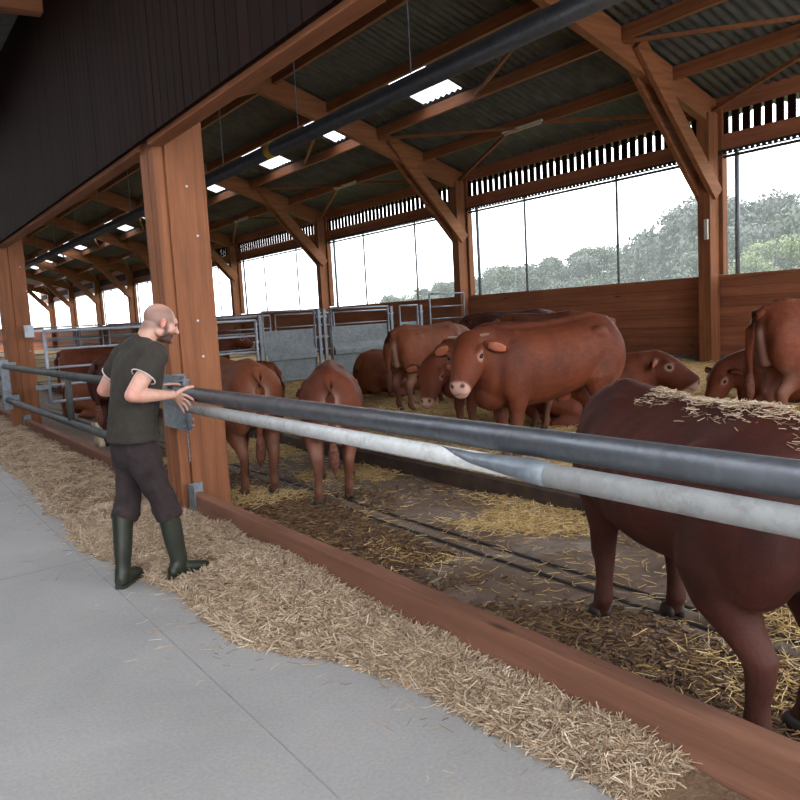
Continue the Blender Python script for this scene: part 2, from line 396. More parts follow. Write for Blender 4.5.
# rafters with braces (one frame each)
for i, p in enumerate(POSTY):
    if i == 0: continue
    r = root('roof_frame', (RIDGE, p, 0), 'x', 'rafter')
    nm = {2: 'nearest timber roof frame with brace reaching down to the right post', 3: 'timber roof frame with diagonal brace landing on the middle wall post', 4: 'timber roof frame meeting the post behind the sheeted pen gates, brace lit orange'}
    r['label'] = nm.get(i, 'timber roof frame over the near end of the barn' if i < 2 else '%s timber roof frame beyond the orange-lit braced one' % ORD[i-5])
    if i not in nm: r['group'] = 'distant roof frames'
    o = (RIDGE, p, 0); w2 = .09
    def sl(a, b, t0, t1, parent, name, mat):   # rafter as sheared box between xs, top/bottom following the slope
        q = MB(o); v = []
        for x, tt in ((a, t0), (b, t1)):
            zt = roofz(x) - .045
            v += [q._v((x, p-w2, zt-tt)), q._v((x, p+w2, zt-tt)), q._v((x, p+w2, zt)), q._v((x, p-w2, zt))]
        for f in ((3,2,1,0),(4,5,6,7),(0,1,5,4),(1,2,6,5),(2,3,7,6),(3,0,4,7)): q.face([v[j] for j in f])
        q.build(name, mat, parent, .01)
    sl(XW-.02, RIDGE, .50, .56, r, 'rafter', WX); sl(RIDGE, 2.2, .56, .50, r, 'rafter', WX); sl(2.2, -6.9, .4, .3, r, 'rafter', WX)
    for dy in (-.155, .155):
        MB(o).bar((11.95, p+dy, 6.18), (14.28, p+dy, 3.62), .11, .30, (0, 0, 1)).build('brace', WX, r, .01)
        MB(o).bar((4.65, p+dy, 6.18), (2.5, p+dy, 3.9), .11, .28, (0, 0, 1)).build('brace', WX, r, .01)
# purlins
px_ = [13.05, 11.6, 10.15, 8.7, 7.9, 6.45, 5.0, 3.55, 2.15, .4, -1.4, -3.2, -5]
for j, x in enumerate(px_):
    m = MB((x, 30, roofz(x)-.2))
    m.box((x-.045, Y0R+.05, roofz(x)-.28), (x+.045, YEND, roofz(x)-.04))
    tag(m.build('purlin', WY), kind='structure')
m = MB((13.05, 30, 5.9))
for a, b in zip(POSTY, POSTY[1:]):
    mid = (a+b)/2; z = roofz(13.05)-.25
    m.bar((13.05, mid+.55, z), (14.25, b-.1, 5.25), .07, .07); m.bar((13.05, mid-.55, z), (14.25, a+.1, 5.25), .07, .07)
    m.bar((13.05, mid, z), (11.6, b-.1, roofz(11.6)-.3), .06, .06); m.bar((11.6, mid, roofz(11.6)-.2), (10.15, a+.1, roofz(10.15)-.2), .06, .06)
struct(m.build('trim_5', WX))
# fluorescent fittings below the purlin
for i, (a, b) in enumerate(zip(POSTY[1:], POSTY[2:])):
    mid = (a+b)/2; r = root('strip_light', (13.0, mid, 5.85), 'x', 'lamp')
    r['label'] = {0: 'unlit strip light under the roof near the top right frame', 1: 'unlit strip light above the tall middle wall post bay', 2: 'unlit pale strip light hanging above the gates between two roof frames'}.get(i, '%s small unlit strip light further down the barn' % ORD[i-3])
    if i > 2: r['group'] = 'distant strip lights'
    MB((13.0, mid, 5.85)).box((12.95, mid-.65, 5.70), (13.05, mid+.65, 5.75)).build('housing', LAMPB, r, .008)
    MB((13.0, mid, 5.85)).tube([(13.0, mid-.6, 5.675), (13.0, mid+.6, 5.675)], .018, 8).build('tube', LAMPB, r)
    for q in (-.45, .45): MB((13.0, mid, 5.85)).tube([(13.0, mid+q, 5.74), (13.03, mid+q, 5.9)], .008, 6).build('hanger', POLE, r)

# corrugated roof sheets with skylight openings
SKY = [14.2, 18.3, 22.4, 27.0, 31.0, 34.8, 38.8, 43.2, 47.9, 52.5, 57.3, 62, 67]
SW, SX0, SX1 = .68, 10.35, 11.5
ASKY_ADDED = [1.0, 5.0, 9.0, 13.0, 17.0, 21.0, 25.0, 31.0, 37.0, 45.0, 53.0]  # skylights added to the unseen alley roof to light concrete and pipes
def corr(xs, y0, y1, dz, name, mat):
    step = .05; ys = np.arange(y0, y1+step*.5, step); 
    return ys, .028*np.sin(ys*2*np.pi/.2)
def corrugated(x0, x1, y0, y1, V, F, dz=0):
    ys = np.arange(y0, y1+.024, .05); zz = .025*np.sin(ys*2*math.pi/.2)
    b = len(V)
    for x in (x0, x1):
        for y, z in zip(ys, zz): V.append((x, y, roofz(x)+z+dz))
    n = len(ys)
    for k in range(n-1): F.append((b+k, b+k+1, b+n+k+1, b+n+k))
def sheet(name, V, F, mat):
    me = bpy.data.meshes.new(name); me.from_pydata(V, [], F); me.update(); o = link(name, me, mat, None, True)
    s_ = o.modifiers.new('thick', 'SOLIDIFY'); s_.thickness = .008; return o
V, F = [], []
corrugated(-7, -4.0, Y0R, YEND, V, F); corrugated(-2.4, -1.9, Y0R, YEND, V, F); corrugated(.1, RIDGE, Y0R, YEND, V, F); corrugated(RIDGE, SX0, Y0R, YEND, V, F); corrugated(SX1, XW+.7, Y0R, YEND, V, F)
ya = Y0R
for q_ in ASKY_ADDED: corrugated(-4.0, -2.4, ya, q_-1.0, V, F); ya = q_+1.0
corrugated(-4.0, -2.4, ya, YEND, V, F)
y = Y0R
for s_ in SKY: corrugated(SX0, SX1, y, round((s_-SW)/.05)*.05, V, F); y = round((s_+SW)/.05)*.05
corrugated(SX0, SX1, y, YEND, V, F)
struct(sheet('ceiling', V, F, ROOF))
V, F = [], []; corrugated(-1.93, .13, Y0R, YEND, V, F, .012); struct(sheet('roof_skylight', V, F, SKYL))  # continuous alley strip, out of view, added to brighten the alley
for q_ in ASKY_ADDED:
    V, F = [], []; corrugated(-4.03, -2.37, q_-1.1, q_+1.1, V, F, .012); struct(sheet('roof_skylight', V, F, SKYL))  # added alley panels, unseen, for light from above
for i, s_ in enumerate(SKY):
    V, F = [], []; corrugated(SX0-.03, SX1+.03, round((s_-SW)/.05)*.05-.1, round((s_+SW)/.05)*.05+.1, V, F, .012)
    o = sheet('roof_skylight', V, F, SKYL); struct(o)

m = MB((-7, 30, 0))
y = -2
while y < YEND: m.box((-7.1, y, 0), (-7, y+.195, 5.0), R.uniform(-.2, .2)); y += .2
struct(m.build('wall_opposite', DZ))
m = MB((4, YEND, 0)); m.box((-7, YEND, 0), (XW, YEND+.1, 2.4)); struct(m.build('wall_back', DY))
# overhead duct / pipe
m = MB((6, 30, 4.35)); m.tube([(6, -1.5, 4.44), (6, YEND-2, 4.44)], .12, 20)
dct = m.build('overhead_pipe', DUCT, shade=True); tag(dct, 'long dark grey pipe running under the roof the length of the barn', 'pipe')
for y in np.arange(-1, 60, 3.0): MB((6, 30, 4.35)).tube([(6, y, 4.5), (6, y, roofz(6)-.1)], .008, 6).build('hanger_rod', POLE, dct)
MB((6, 30, 4.35)).tube([(6, 11.85, 4.44), (6, 12.05, 4.44)], .124, 20).build('yellow_band', simple('yellow_tape', (196, 160, 60)), dct)

# ------------------------------------------------------------------ feed-side: posts, beam, cladding
def feed_post(p, i):
    r = root('timber_pillar', (2.35, p+.2, 0), 'x', 'post')
    r['label'] = {2: 'big orange-brown laminated timber pillar in front, right of the man', 3: 'brown timber pillar at the left edge carrying the hinge of the pale tube gate'}.get(i, 'timber pillar further along the feed alley')
    if i not in (2, 3): r['group'] = 'further alley pillars'
    o = (2.35, p+.2, 0)
    MB(o).box((2.20, p, -.02), (2.53 if p < 10 else 2.44, p+.30, roofz(2.3)-.3)).build('post_core', WZ, r, .012)
    MB(o).box((2.11 if p < 10 else 2.03, p+.03, .0), (2.20, p+.15, roofz(2.3)-.3)).build('side_board', WZ, r, .01)
    MB(o).box((2.11 if p < 10 else 2.03, p+.19, .0), (2.20, p+.36, roofz(2.3)-.3)).build('side_board', WZ, r, .01)
    if i in (2, 3):
        for (x, z) in ((2.36, 1.65), (2.42, 2.35), (2.36, 2.75), (2.38, 1.35), (2.44, 3.5)):
            MB(o).tube([(x, p-.010, z), (x, p+.004, z)], .010, 10).build('bolt', G_PALE, r)
        m = MB(o); m.box((2.15, p-.16, .04), (2.16, p+.0, .29)); m.box((2.15, p-.012, .04), (2.28, p+.0, .29)); m.build('foot_bracket', G_GATE, r, .003)
    return r
for i, p in enumerate(FPY): feed_post(p, i)
for i, (a, b) in enumerate(zip(FPY, FPY[1:])):
    m = MB((2.0, (a+b)/2, 3.3)); m.box((2.07, a+.30, 3.06), (2.20, b+.02, 3.5)); struct(m.build('beam', WY, bevel=.01))
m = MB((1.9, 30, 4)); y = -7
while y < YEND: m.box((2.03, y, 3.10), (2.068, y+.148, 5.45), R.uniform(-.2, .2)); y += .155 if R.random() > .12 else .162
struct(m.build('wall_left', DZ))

# kerb boards along the lane
for i, (a, b) in enumerate(zip(FPY, FPY[1:])):
    m = MB((2.02, (a+b)/2, 0)); a2 = a + (.0 if i else 0) ; m.box((2.16, a+.32, .0), (2.26, b-.02, .215), R.uniform(-.1, .1) if i != 1 else 0)
    o = m.build('kerb_board', KERB, bevel=.008)
    tag(o, {1: 'brown timber kerb board along the lane in the foreground right of the pillar', 2: 'darker timber kerb board left of the man behind the straw'}.get(i, 'timber kerb board further along the alley'), 'board')
    if i not in (1, 2): o['group'] = 'further kerb boards'

# ------------------------------------------------------------------ straw
def edge_x(y):
    ys = np.array([-6, 1.5, 2.5, 3.06, 3.25, 3.6, 4.04, 4.5, 5.1, 5.9, 7.8, 9.5, 12, 30]); xs = np.array([1.8, 1.9, 1.85, 1.72, 1.6, 1.5, 1.47, 1.5, 1.42, 1.34, 1.36, 1.42, 1.40, 1.4])
    return np.interp(y, ys, xs) + .05*fnoise(y, y*0, 5, 21)
def mound_h(x, y):
    e = edge_x(y); t = np.clip((x-e)/(2.16-e+1e-6), 0, 1); base = .17*np.sin(np.clip(t*1.25, 0, 1)*np.pi*.5)**.8*(1-.35*t)
    base = base*(.75+.45*fnoise(x, y, 3.3, 31)) + .045*fnoise(x, y, 11, 32)*(t > .12)
    base = base*np.interp(y, [-6, 1.8, 3.2, 5, 7], [.3, .45, .6, .75, 1.0])
    for bx, by in ((1.60, 4.83), (1.70, 4.85), (1.36, 5.05), (1.3, 4.95)): base = base*(1-.95*np.exp(-((x-bx)**2+(y-by)**2)/.14**2))
    return np.where(t > 0, np.maximum(base, .004), -.02)
struct_m = grid('feed_straw', np.arange(1.2, 2.17, .025), np.arange(-2, 26, .03), mound_h, MOUND)
tag(struct_m, 'heaped loose pale straw along the foot of the kerb boards', 'straw', kind='stuff')
n = 60000; y = np.concatenate([rng.uniform(1.5, 7, int(n*.7)), rng.uniform(7, 20, n-int(n*.7))]); x = edge_x(y) + (2.15-edge_x(y))*rng.uniform(-.12, 1, n)**1.0
z = np.maximum(mound_h(x, y), 0) + rng.uniform(-.005, .018, n)
def nearboot(x, y):
    d = np.full(len(x), 9.0)
    for (ax, ay), (bx, by) in (((1.475, 4.805), (1.765, 4.865)), ((1.175, 4.87), (1.365, 5.085))):
        t = np.clip(((x-ax)*(bx-ax)+(y-ay)*(by-ay))/((bx-ax)**2+(by-ay)**2), 0, 1); d = np.minimum(d, np.hypot(x-ax-t*(bx-ax), y-ay-t*(by-ay)))
    return d
k_ = nearboot(x, y) > .085; x, y, z = x[k_], y[k_], z[k_]; n = len(x)
tag(strands('straw_stalks', np.stack([x, y, z], 1), (.03, .13), (.003, .0068), None, STRAND_A, .36, np.zeros(n)), 'loose pale stalks covering the straw heap beside the alley', 'straw', kind='stuff')
n = 500; y = rng.uniform(1.5, 12, n); x = edge_x(y) - np.abs(rng.normal(0, .22, n)); 
tag(strands('scattered_stalks', np.stack([x, y, np.full(n, .004)], 1), (.02, .08), (.002, .004), None, STRAND_A, .05, np.zeros(n)), 'few stalks scattered on the bare concrete floor', 'straw', kind='stuff')
# bedding straw
n = 90000; y = rng.uniform(-1, 1, n); r_ = rng.uniform(0, 1, n)
x = 4.5 + 9.8*rng.uniform(0, 1, n)**1.2; y = .5 + 15.5*rng.uniform(0, 1, n)
keep = (fnoise(x, y, 1.3, 41) + .25*rng.normal(0, 1, n)) > -.35; x, y = x[keep], y[keep]; z = bedf(x, y) + rng.uniform(0, .03, len(x))
tag(strands('bedding_straw', np.stack([x, y, z], 1), (.06, .2), (.004, .009), None, STRAND_P, .3), 'golden straw bedding spread over the raised pen floor', 'straw', kind='stuff')
n = 60000; x = rng.uniform(2.26, 4.4, n); y = rng.uniform(.8, 10, n)
d_ = fnoise(x, y, 2.2, 51) + .2*rng.normal(0, 1, n) + np.interp(x, [2.1, 2.8, 3.3, 3.6, 4.4], [-.35, -.1, -.6, -.05, .35]); keep = d_ > .32; x, y = x[keep], y[keep]
tag(strands('lane_straw', np.stack([x, y, lanez(x, y)+rng.uniform(0, .02, len(x))], 1), (.04, .15), (.003, .006), None, STRAND_P, .25, np.zeros(len(x))), 'patches of wet golden straw on the mucky lane', 'straw', kind='stuff')
n = 2600; x = rng.uniform(2.26, 4.3, n); y = rng.uniform(.8, 10, n)
tag(strands('loose_lane_straw', np.stack([x, y, lanez(x, y)+.004], 1), (.03, .12), (.002, .005), None, STRAND_P, .12, np.zeros(n)), 'single golden stalks strewn across the wet lane floor', 'straw', kind='stuff')
n = 60000; x = rng.uniform(2.26, 4.34, n); y = rng.uniform(.8, 10, n)
d_ = fnoise(x, y, 1.8, 61) + .2*rng.normal(0, 1, n) + np.interp(x, [2.1, 2.4, 3.1, 3.3, 3.6, 4.4, 4.5], [.2, .35, .2, -.7, -.3, -.1, .6]); keep = d_ > .2; x, y = x[keep], y[keep]
tag(strands('mucky_straw', np.stack([x, y, np.maximum(lanez(x, y), 0)+rng.uniform(-.004, .012, len(x))], 1), (.02, .09), (.005, .016), None, STRAND_M, .2), 'dark trampled straw and muck beside the kerb board', 'straw', kind='stuff')

# ------------------------------------------------------------------ barriers
GX = 1.75
r = root('barrier_rail', (GX, 3, 1.15), 'pair of thick grey steel pipes crossing the foreground held by the man', 'barrier')
o = (GX, 3, 1.15)
MB(o).tube([(GX, -1.5, 1.172), (GX, 5.5, 1.167)], .0465, 28).build('upper_pipe', G_DARK, r, shade=True)
MB(o).tube([(GX-.055, -1.5, 1.083), (GX-.055, 1.72, 1.087)], .037, 28).build('lower_pipe', G_LIGHT, r, shade=True)['label'] = 'light galvanised lower pipe, thicker right length'
MB(o).tube([(GX-.05, 1.62, 1.088), (GX-.05, 4.92, 1.088)], .034, 28).build('lower_pipe', G_LIGHT, r, shade=True)
m = MB(o); m.loft([((GX-.05, 4.90, 1.088), (.037, 0, 0), (0, 0, .037)), ((GX-.05, 4.97, 1.09), (.037, 0, 0), (0, 0, .037)), ((GX-.03, 5.10, 1.105), (.012, 0, 0), (0, 0, .04)), ((GX-.0, 5.75, 1.12), (.008, 0, 0), (0, 0, .03))], 20)
m.build('end_socket', G_GATE, r, shade=True)
m = MB(o); m.loft([((GX-.052, 2.22, 1.118), (.006, 0, 0), (0, 0, .004)), ((GX-.06, 2.0, 1.10), (.036, 0, 0), (0, 0, .02)), ((GX-.056, 1.74, 1.092), (.043, 0, 0), (0, 0, .040)), ((GX-.055, 1.66, 1.087), (.039, 0, 0), (0, 0, .039))], 20)
m.build('pressed_joint', G_GATE, r, shade=True)
# hinge plate on the pillar
r = root('hinge_plate', (2.06, 6.2, 1.2), 'galvanised steel hinge plate bolted to the big pillar behind the man\'s hand', 'hinge')
o = (2.06, 6.2, 1.2)
MB(o).box((2.07, 5.92, .78), (2.085, 6.5, 1.22)).build('plate', G_SHEET, r, .003); MB(o).box((2.085, 6.27, .78), (2.20, 6.298, 1.22)).build('angle_flange', G_SHEET, r, .003)
for z in (.82, .87, 1.13, 1.18):
    MB(o).tube([(2.03, 5.96, z), (2.13, 5.96, z)], .012, 8).build('bolt', G_GATE, r)
MB(o).tube([(GX, 5.47, 1.165), (2.07, 5.90, 1.10)], .022, 10).build('hinge_arm', G_GATE, r, shade=True)
MB(o).tube([(2.075, 5.91, .80), (2.075, 5.91, 1.20)], .022, 12).build('hinge_pin', G_GATE, r, shade=True)
m = MB(o)
for k in range(9):
    z = .77-.028*k; m.ell((2.08, 5.98, z), (.006, .012 if k % 2 else .006, .019), n=8, m=6)
tag(m.build('chain', G_GATE, r, shade=True), kind='stuff')

# left bay rails
def feed_rail(y0, y1, label, group=None):
    o = (1.9, (y0+y1)/2, 1); r = root('feed_barrier', o, label, 'barrier', group)
    MB(o).tube([(1.9, y0, 1.14), (1.9, y1, 1.14)], .042, 18).build('upper_pipe', G_RAIL, r, shade=True)
    MB(o).tube([(1.9, y0, .60), (1.9, y1, .60)], .042, 18).build('lower_pipe', G_RAIL, r, shade=True)
    k = y0+2.3
    while k < y1-.5: MB(o).tube([(1.9, k, .6), (1.9, k, 1.14)], .036, 14).build('upright', G_RAIL, r, shade=True); k += 5
    m = MB(o); m.box((1.84, y1-.02, .45), (1.96, y1+.05, 1.25)); m.box((1.86, y1+.05, 1.08), (2.08, y1+.09, 1.2)); m.box((1.86, y1+.05, .55), (2.08, y1+.09, .67)); m.build('hinge_post', G_GATE, r, .004)
feed_rail(6.95, 13.75, 'grey two-pipe feed barrier left of the man reaching to the left pillar')
feed_rail(14.7, 21.7, 'grey two-pipe feed barrier beyond the left pillar')

def tube_gate(name, p0, p1, z0, z1, bars, label, mat=G_GATE, rad=.022, panel=None, post=True, group=None):
    p0, p1 = Vector(p0).to_3d(), Vector(p1).to_3d(); o = ((p0.x+p1.x)/2, (p0.y+p1.y)/2, z0); r = root(name, o, label, 'gate', group)
    L_ = (p1-p0); 
    def P(t, z): q = p0 + L_*t; return (q.x, q.y, z)
    m = MB(o)
    for t in (0, 1): m.tube([P(t, z0), P(t, z1)], rad*1.15, 10)
    m.tube([P(0, z1), P(1, z1)], rad, 10); m.tube([P(0, z0+.03), P(1, z0+.03)], rad, 10); m.build('gate_frame', mat, r, shade=True)
    for z in bars: MB(o).tube([P(0, z), P(1, z)], rad*.85, 10).build('bar', mat, r, shade=True)
    if panel:
        m = MB(o); za, zb = panel; nrm = Vector((-L_.y, L_.x, 0)).normalized()
        prof = [(za, 0), (za+(zb-za)*.40, 0), (za+(zb-za)*.41, .09), (za+(zb-za)*.50, .09), (za+(zb-za)*.64, .0), (zb, 0)]
        A = []
        for side in (-1, 1):
            for t in (.015, .985):
                for z, d in prof: q = p0+L_*t + nrm*(d*-1 + side*.004 + .02); A.append(m._v((q.x, q.y, z)))
        k = len(prof)
        for s2 in (0, 2):
            for j in range(k-1): m.face([A[s2*k+j], A[s2*k+j+1], A[(s2+1)*k+j+1], A[(s2+1)*k+j]])
        m.build('sheet_panel', G_SHEET, r)
    return r
def steel_post(x, y, z0, z1, label, group='pen fence posts'):
    o = (x, y, z0); r = root('fence_post', o, label, 'post', group); d_ = .035
    MB(o).box((x-d_, y-d_, z0), (x+d_, y+d_, z1)).build('post_tube', G_GATE, r, .004)
    for z in (z0+.4, z0+1.0, z1-.2): MB(o).box((x-.07, y-.015, z), (x+.07, y+.015, z+.05)).build('latch_lug', G_GATE, r)
tube_gate('pale_gate', (2.58, 14.0), (6.4, 14.0), .45, 1.66, (.76, 1.05, 1.36), 'pale galvanised tube gate hung from the left pillar behind the man', G_PALE, .024)
m = MB((2.45, 14.1, 1.6)); m.box((2.28, 13.93, 1.58), (2.42, 14.0, 1.78)); m.box((2.40, 13.95, 1.66), (2.56, 13.99, 1.70)); tag(m.build('gate_hinge', G_PALE, bevel=.004), 'small square pale hinge plate on the left pillar', 'hinge')
m = MB((2.45, 14.1, .6)); m.box((2.36, 13.95, .70), (2.56, 14.0, .78)); tag(m.build('hinge_lug', G_GATE, bevel=.004), 'lower hinge lug of the pale gate on the left pillar', 'hinge')
def LP(t): a = Vector((6.5, 14.5)); b = Vector((14.2, 17.1)); q = a+(b-a)*t; return (q.x, q.y)
def at(x, y): return (x, y)
pts = {'g0': (5.7, 14.3), 'g1': (6.75, 14.5)}
tube_gate('bar_gate', (5.0, 14.15), (6.86, 14.75), .5, 1.73, (.8, 1.08, 1.4), 'open tube gate between the big pillar and the sheeted gates')
steel_post(6.78, 14.62, .2, 1.76, 'steel fence post left of the first sheeted gate')
tube_gate('sheeted_gate', (7.02, 15.0), (8.42, 15.3), .30, 1.83, (), 'left of the two grey sheeted pen gates with ribbed panel', panel=(.34, 1.42))
steel_post(8.55, 15.33, .2, 1.85, 'steel fence post left in the gap between the two sheeted gates'); steel_post(8.72, 15.38, .2, 1.85, 'steel fence post right in the gap between the two sheeted gates')
tube_gate('sheeted_gate', (8.92, 15.42), (10.72, 15.75), .30, 1.84, (), 'right of the two grey sheeted pen gates with wide ribbed panel', panel=(.34, 1.43))
steel_post(10.85, 15.8, .2, 1.84, 'steel fence post right of the wide sheeted gate')
tube_gate('sheeted_gate', (11.25, 16.0), (11.95, 16.2), .30, 1.84, (), 'narrow grey sheeted gate just left of the small bar gate', panel=(.34, 1.43))
steel_post(12.1, 16.25, .2, 1.84, 'steel fence post between narrow sheeted gate and small bar gate')
tube_gate('bar_gate', (12.9, 16.9), (14.15, 16.95), .35, 2.13, (.7, 1.1, 1.45, 1.78), 'small high bar gate against the middle wall post')
GL = ['tube gate seen over the left sheeted gate', 'tube gate seen over the right sheeted gate', 'tube gate by the wall behind the narrow sheeted gate', 'tube gate across the left pen beyond the pale gate, left half', 'tube gate across the left pen beyond the pale gate, right half', 'distant tube gate further down the barn, left of the pair', 'distant tube gate further down the barn, right of the pair', 'farthest tube gate on the left side', 'farthest tube gate on the wall side']
# second row behind (seen over the first) and far pen divisions
for i, (x0, x1, y0, y1) in enumerate([(7.6, 9.3, 19.0, 19.4), (9.5, 11.4, 19.5, 19.8), (11.6, 13.9, 19.9, 20.3), (2.7, 5.6, 22.2, 22.3), (5.8, 8.8, 22.4, 22.6), (2.8, 6.6, 30, 30.3), (6.8, 10.5, 30.4, 30.8), (3.0, 8.4, 38, 38), (8.6, 13.9, 38, 38.3)]):
    tube_gate('far_gate', (x0, y0), (x1, y1), .35, 1.8, (.75, 1.1, 1.45), GL[i], group='far pen gates' if i > 2 else 'gates behind the sheeted gates')
for (x, y, s_, lb) in ((2.75, 11.2, .3, 'pale rough concrete block on the lane floor under the left barrier'), (2.95, 10.15, .2, 'smaller pale stone block right of the rough concrete block')):
    m = MB((x, y, 0)); m.box((x-s_/2, y-s_/2, 0), (x+s_/2, y+s_/2, s_*1.15)); bmesh.ops.subdivide_edges(m.bm, edges=m.bm.edges, cuts=4, use_grid_fill=True)
    for v in m.bm.verts: v.co += noise.noise_vector(v.co*9)*.03
    tag(m.build('concrete_block', simple('pitted_block', (150, 136, 116), .9, n_amt=.4, nscale=12), shade=True), lb, 'block')
# ------------------------------------------------------------------ cattle
def cow_body(pose, M_head, neck0):
    """local coords: x forward, z up. pose: dict"""
    m = MB(); lie = pose.get('lie', False); dz = -.52 if lie else 0
    bel = pose.get('fat', 1.0)
    st = [(-.80, 1.02, .06, .06), (-.79, 1.02, .14, .12), (-.76, 1.00, .23, .19), (-.68, .98, .29, .25), (-.55, .96, .33, .285), (-.38, .94, .335, .285), (-.15, .905, .35, .32), (.1, .885, .365, .335), (.32, .89, .37, .325),
          (.5, .91, .375, .29), (.64, .94, .36, .25), (.76, .96, .31, .20), (.84, .97, .20, .12), (.87, .97, .08, .05)]
    m.loft([((x, 0, z+dz), (0, w_*bel*(1.08 if lie else 1), 0), (0, 0, h)) for x, z, h, w_ in st], 28)
    # spine ridge, hip bones, thigh muscle, shoulder, brisket
    m.tube([(-.74, 0, 1.22+dz), (-.5, 0, 1.255+dz), (0, 0, 1.225+dz), (.4, 0, 1.235+dz), (.62, 0, 1.25+dz)], [.05, .07, .06, .07, .07], 12, round_=True)
    for s in (-1, 1):
        m.ell((-.46, s*.21, 1.12+dz), (.10, .07, .07)); m.ell((-.60, s*.15, .90+dz), (.22, .135, .31)); m.ell((-.74, s*.10, 1.0+dz), (.08, .08, .16))
        m.ell((.50, s*.19, .88+dz), (.20, .115, .30)); m.ell((.44, s*.12, 1.12+dz), (.12, .07, .14))
    m.ell((-.69, 0, .98+dz), (.14, .13, .27)); m.tube([(-.74, 0, 1.17+dz), (-.775, 0, 1.0+dz), (-.74, 0, .72+dz)], [.075, .075, .06], 12, round_=True); m.ell((.66, 0, .70+dz), (.18, .14, .17))
    # neck
    p = Vector(M_head @ Vector((0.02, 0, 0))); n0 = Vector((.58, 0, .97+dz)); mid = n0.lerp(p, .5) + Vector((0, 0, .03))
    q = p + (M_head.to_3x3() @ Vector((.06, 0, -.03)))
    def R3(c, a, b, d):
        d = d.normalized(); side = Vector((0, 0, 1)).cross(d).normalized(); up = d.cross(side); return (c, side*a, up*b)
    m.loft([R3(n0, .19, .33, p-n0), R3(n0.lerp(mid, .55), .175, .285, p-n0), R3(mid.lerp(p, .3), .155, .235, p-n0), R3(p, .125, .18, p-n0), R3(q, .085, .11, p-n0)], 22)
    # dewlap
    m.tube([n0+Vector((.05, 0, -.22)), mid+Vector((0, 0, -.20)), p+Vector((0, 0, -.12))], [.07, .05, .04], 10, round_=True)
    # head
    H = [(-.10, .06, .06, -.02), (-.06, .11, .12, -.02), (.0, .13, .15, -.03), (.08, .132, .16, -.045), (.16, .122, .155, -.055), (.24, .102, .140, -.07), (.31, .084, .122, -.082), (.37, .074, .108, -.092), (.415, .070, .098, -.098), (.445, .063, .082, -.098), (.460, .046, .055, -.094), (.467, .02, .02, -.094)]
    A3 = M_head.to_3x3()
    m.loft([(M_head @ Vector((x, 0, z)), A3 @ Vector((0, a, 0)), A3 @ Vector((0, 0, b))) for x, a, b, z in H], 22)
    for s in (-1, 1):
        m.ell(M_head @ Vector((.125, s*.108, .035)), (.06, .028, .03), A3, 12, 8)      # brow
        m.ell(M_head @ Vector((.08, s*.085, -.09)), (.10, .045, .07), A3, 12, 8)       # jaw muscle
        m.ell(M_head @ Vector((.432, s*.036, -.062)), (.026, .022, .022), A3, 10, 8)    # nostril pads
    m.ell(M_head @ Vector((.385, 0, -.155)), (.06, .046, .035), A3, 12, 8)             # chin
    m.ell(M_head @ Vector((-.02, 0, .075)), (.07, .075, .045), A3, 12, 8)              # poll
    # legs
    hooves = []
    fx = pose.get('feet', [(0, 0), (0, 0), (0, 0), (0, 0)])     # fl, fr, hl, hr offsets
    if not lie:
        for i, s in ((0, 1), (1, -1)):
            ox, oy = fx[i]; L = [(.50, .17, .80, .15, .11), (.49, .175, .64, .12, .09), (.50, .17, .52, .078, .066), (.515, .165, .39, .064, .060), (.51, .16, .34, .052, .050), (.51, .16, .22, .042, .040), (.515, .16, .125, .052, .048), (.54, .16, .07, .044, .042), (.555, .16, .045, .05, .047)]
            P = [(x+ox*(1-z/.8), s*y+oy*(1-z/.8), z) for x, y, z, a, b in L]
            m.tube(P, [(b, a) for x, y, z, a, b in L], 14, up=(1, 0, 0), round_=True); hooves.append(P[-1])
        for i, s in ((2, 1), (3, -1)):
            ox, oy = fx[i]; L = [(-.50, .15, .86, .24, .14), (-.46, .175, .70, .20, .125), (-.49, .17, .585, .145, .095), (-.575, .145, .48, .085, .066), (-.635, .135, .41, .070, .056), (-.625, .13, .34, .056, .048), (-.60, .125, .22, .044, .040), (-.60, .125, .125, .053, .048), (-.575, .125, .07, .045, .042), (-.56, .125, .045, .05, .047)]
            P = [(x+ox*(1-z/.86), s*y+oy*(1-z/.86), z) for x, y, z, a, b in L]
            m.tube(P, [(b, a) for x, y, z, a, b in L], 14, up=(1, 0, 0), round_=True); hooves.append(P[-1])
    else:
        for s in (-1, 1):
            m.tube([(.48, s*.20, .34), (.62, s*.24, .14), (.70, s*.22, .08)], [.11, .075, .06], 12, round_=True)
            m.tube([(.70, s*.22, .08), (.55, s*.20, .05), (.42, s*.17, .045)], [.055, .04, .045], 12, round_=True); hooves.append((.38, s*.17, .045))
            m.tube([(-.50, s*.20, .32), (-.22, s*.36, .20), (-.14, s*.38, .14)], [.19, .12, .08], 12, round_=True)
            m.tube([(-.14, s*.38, .14), (-.40, s*.38, .08), (-.48, s*.37, .06)], [.08, .06, .05], 12, round_=True)
            m.tube([(-.48, s*.37, .06), (-.30, s*.42, .05), (-.14, s*.44, .045)], [.048, .04, .045], 12, round_=True); hooves.append((-.10, s*.45, .045))
    if pose.get('bull') and not lie: m.ell((-.16, 0, .53), (.10, .035, .05))
    return m, hooves
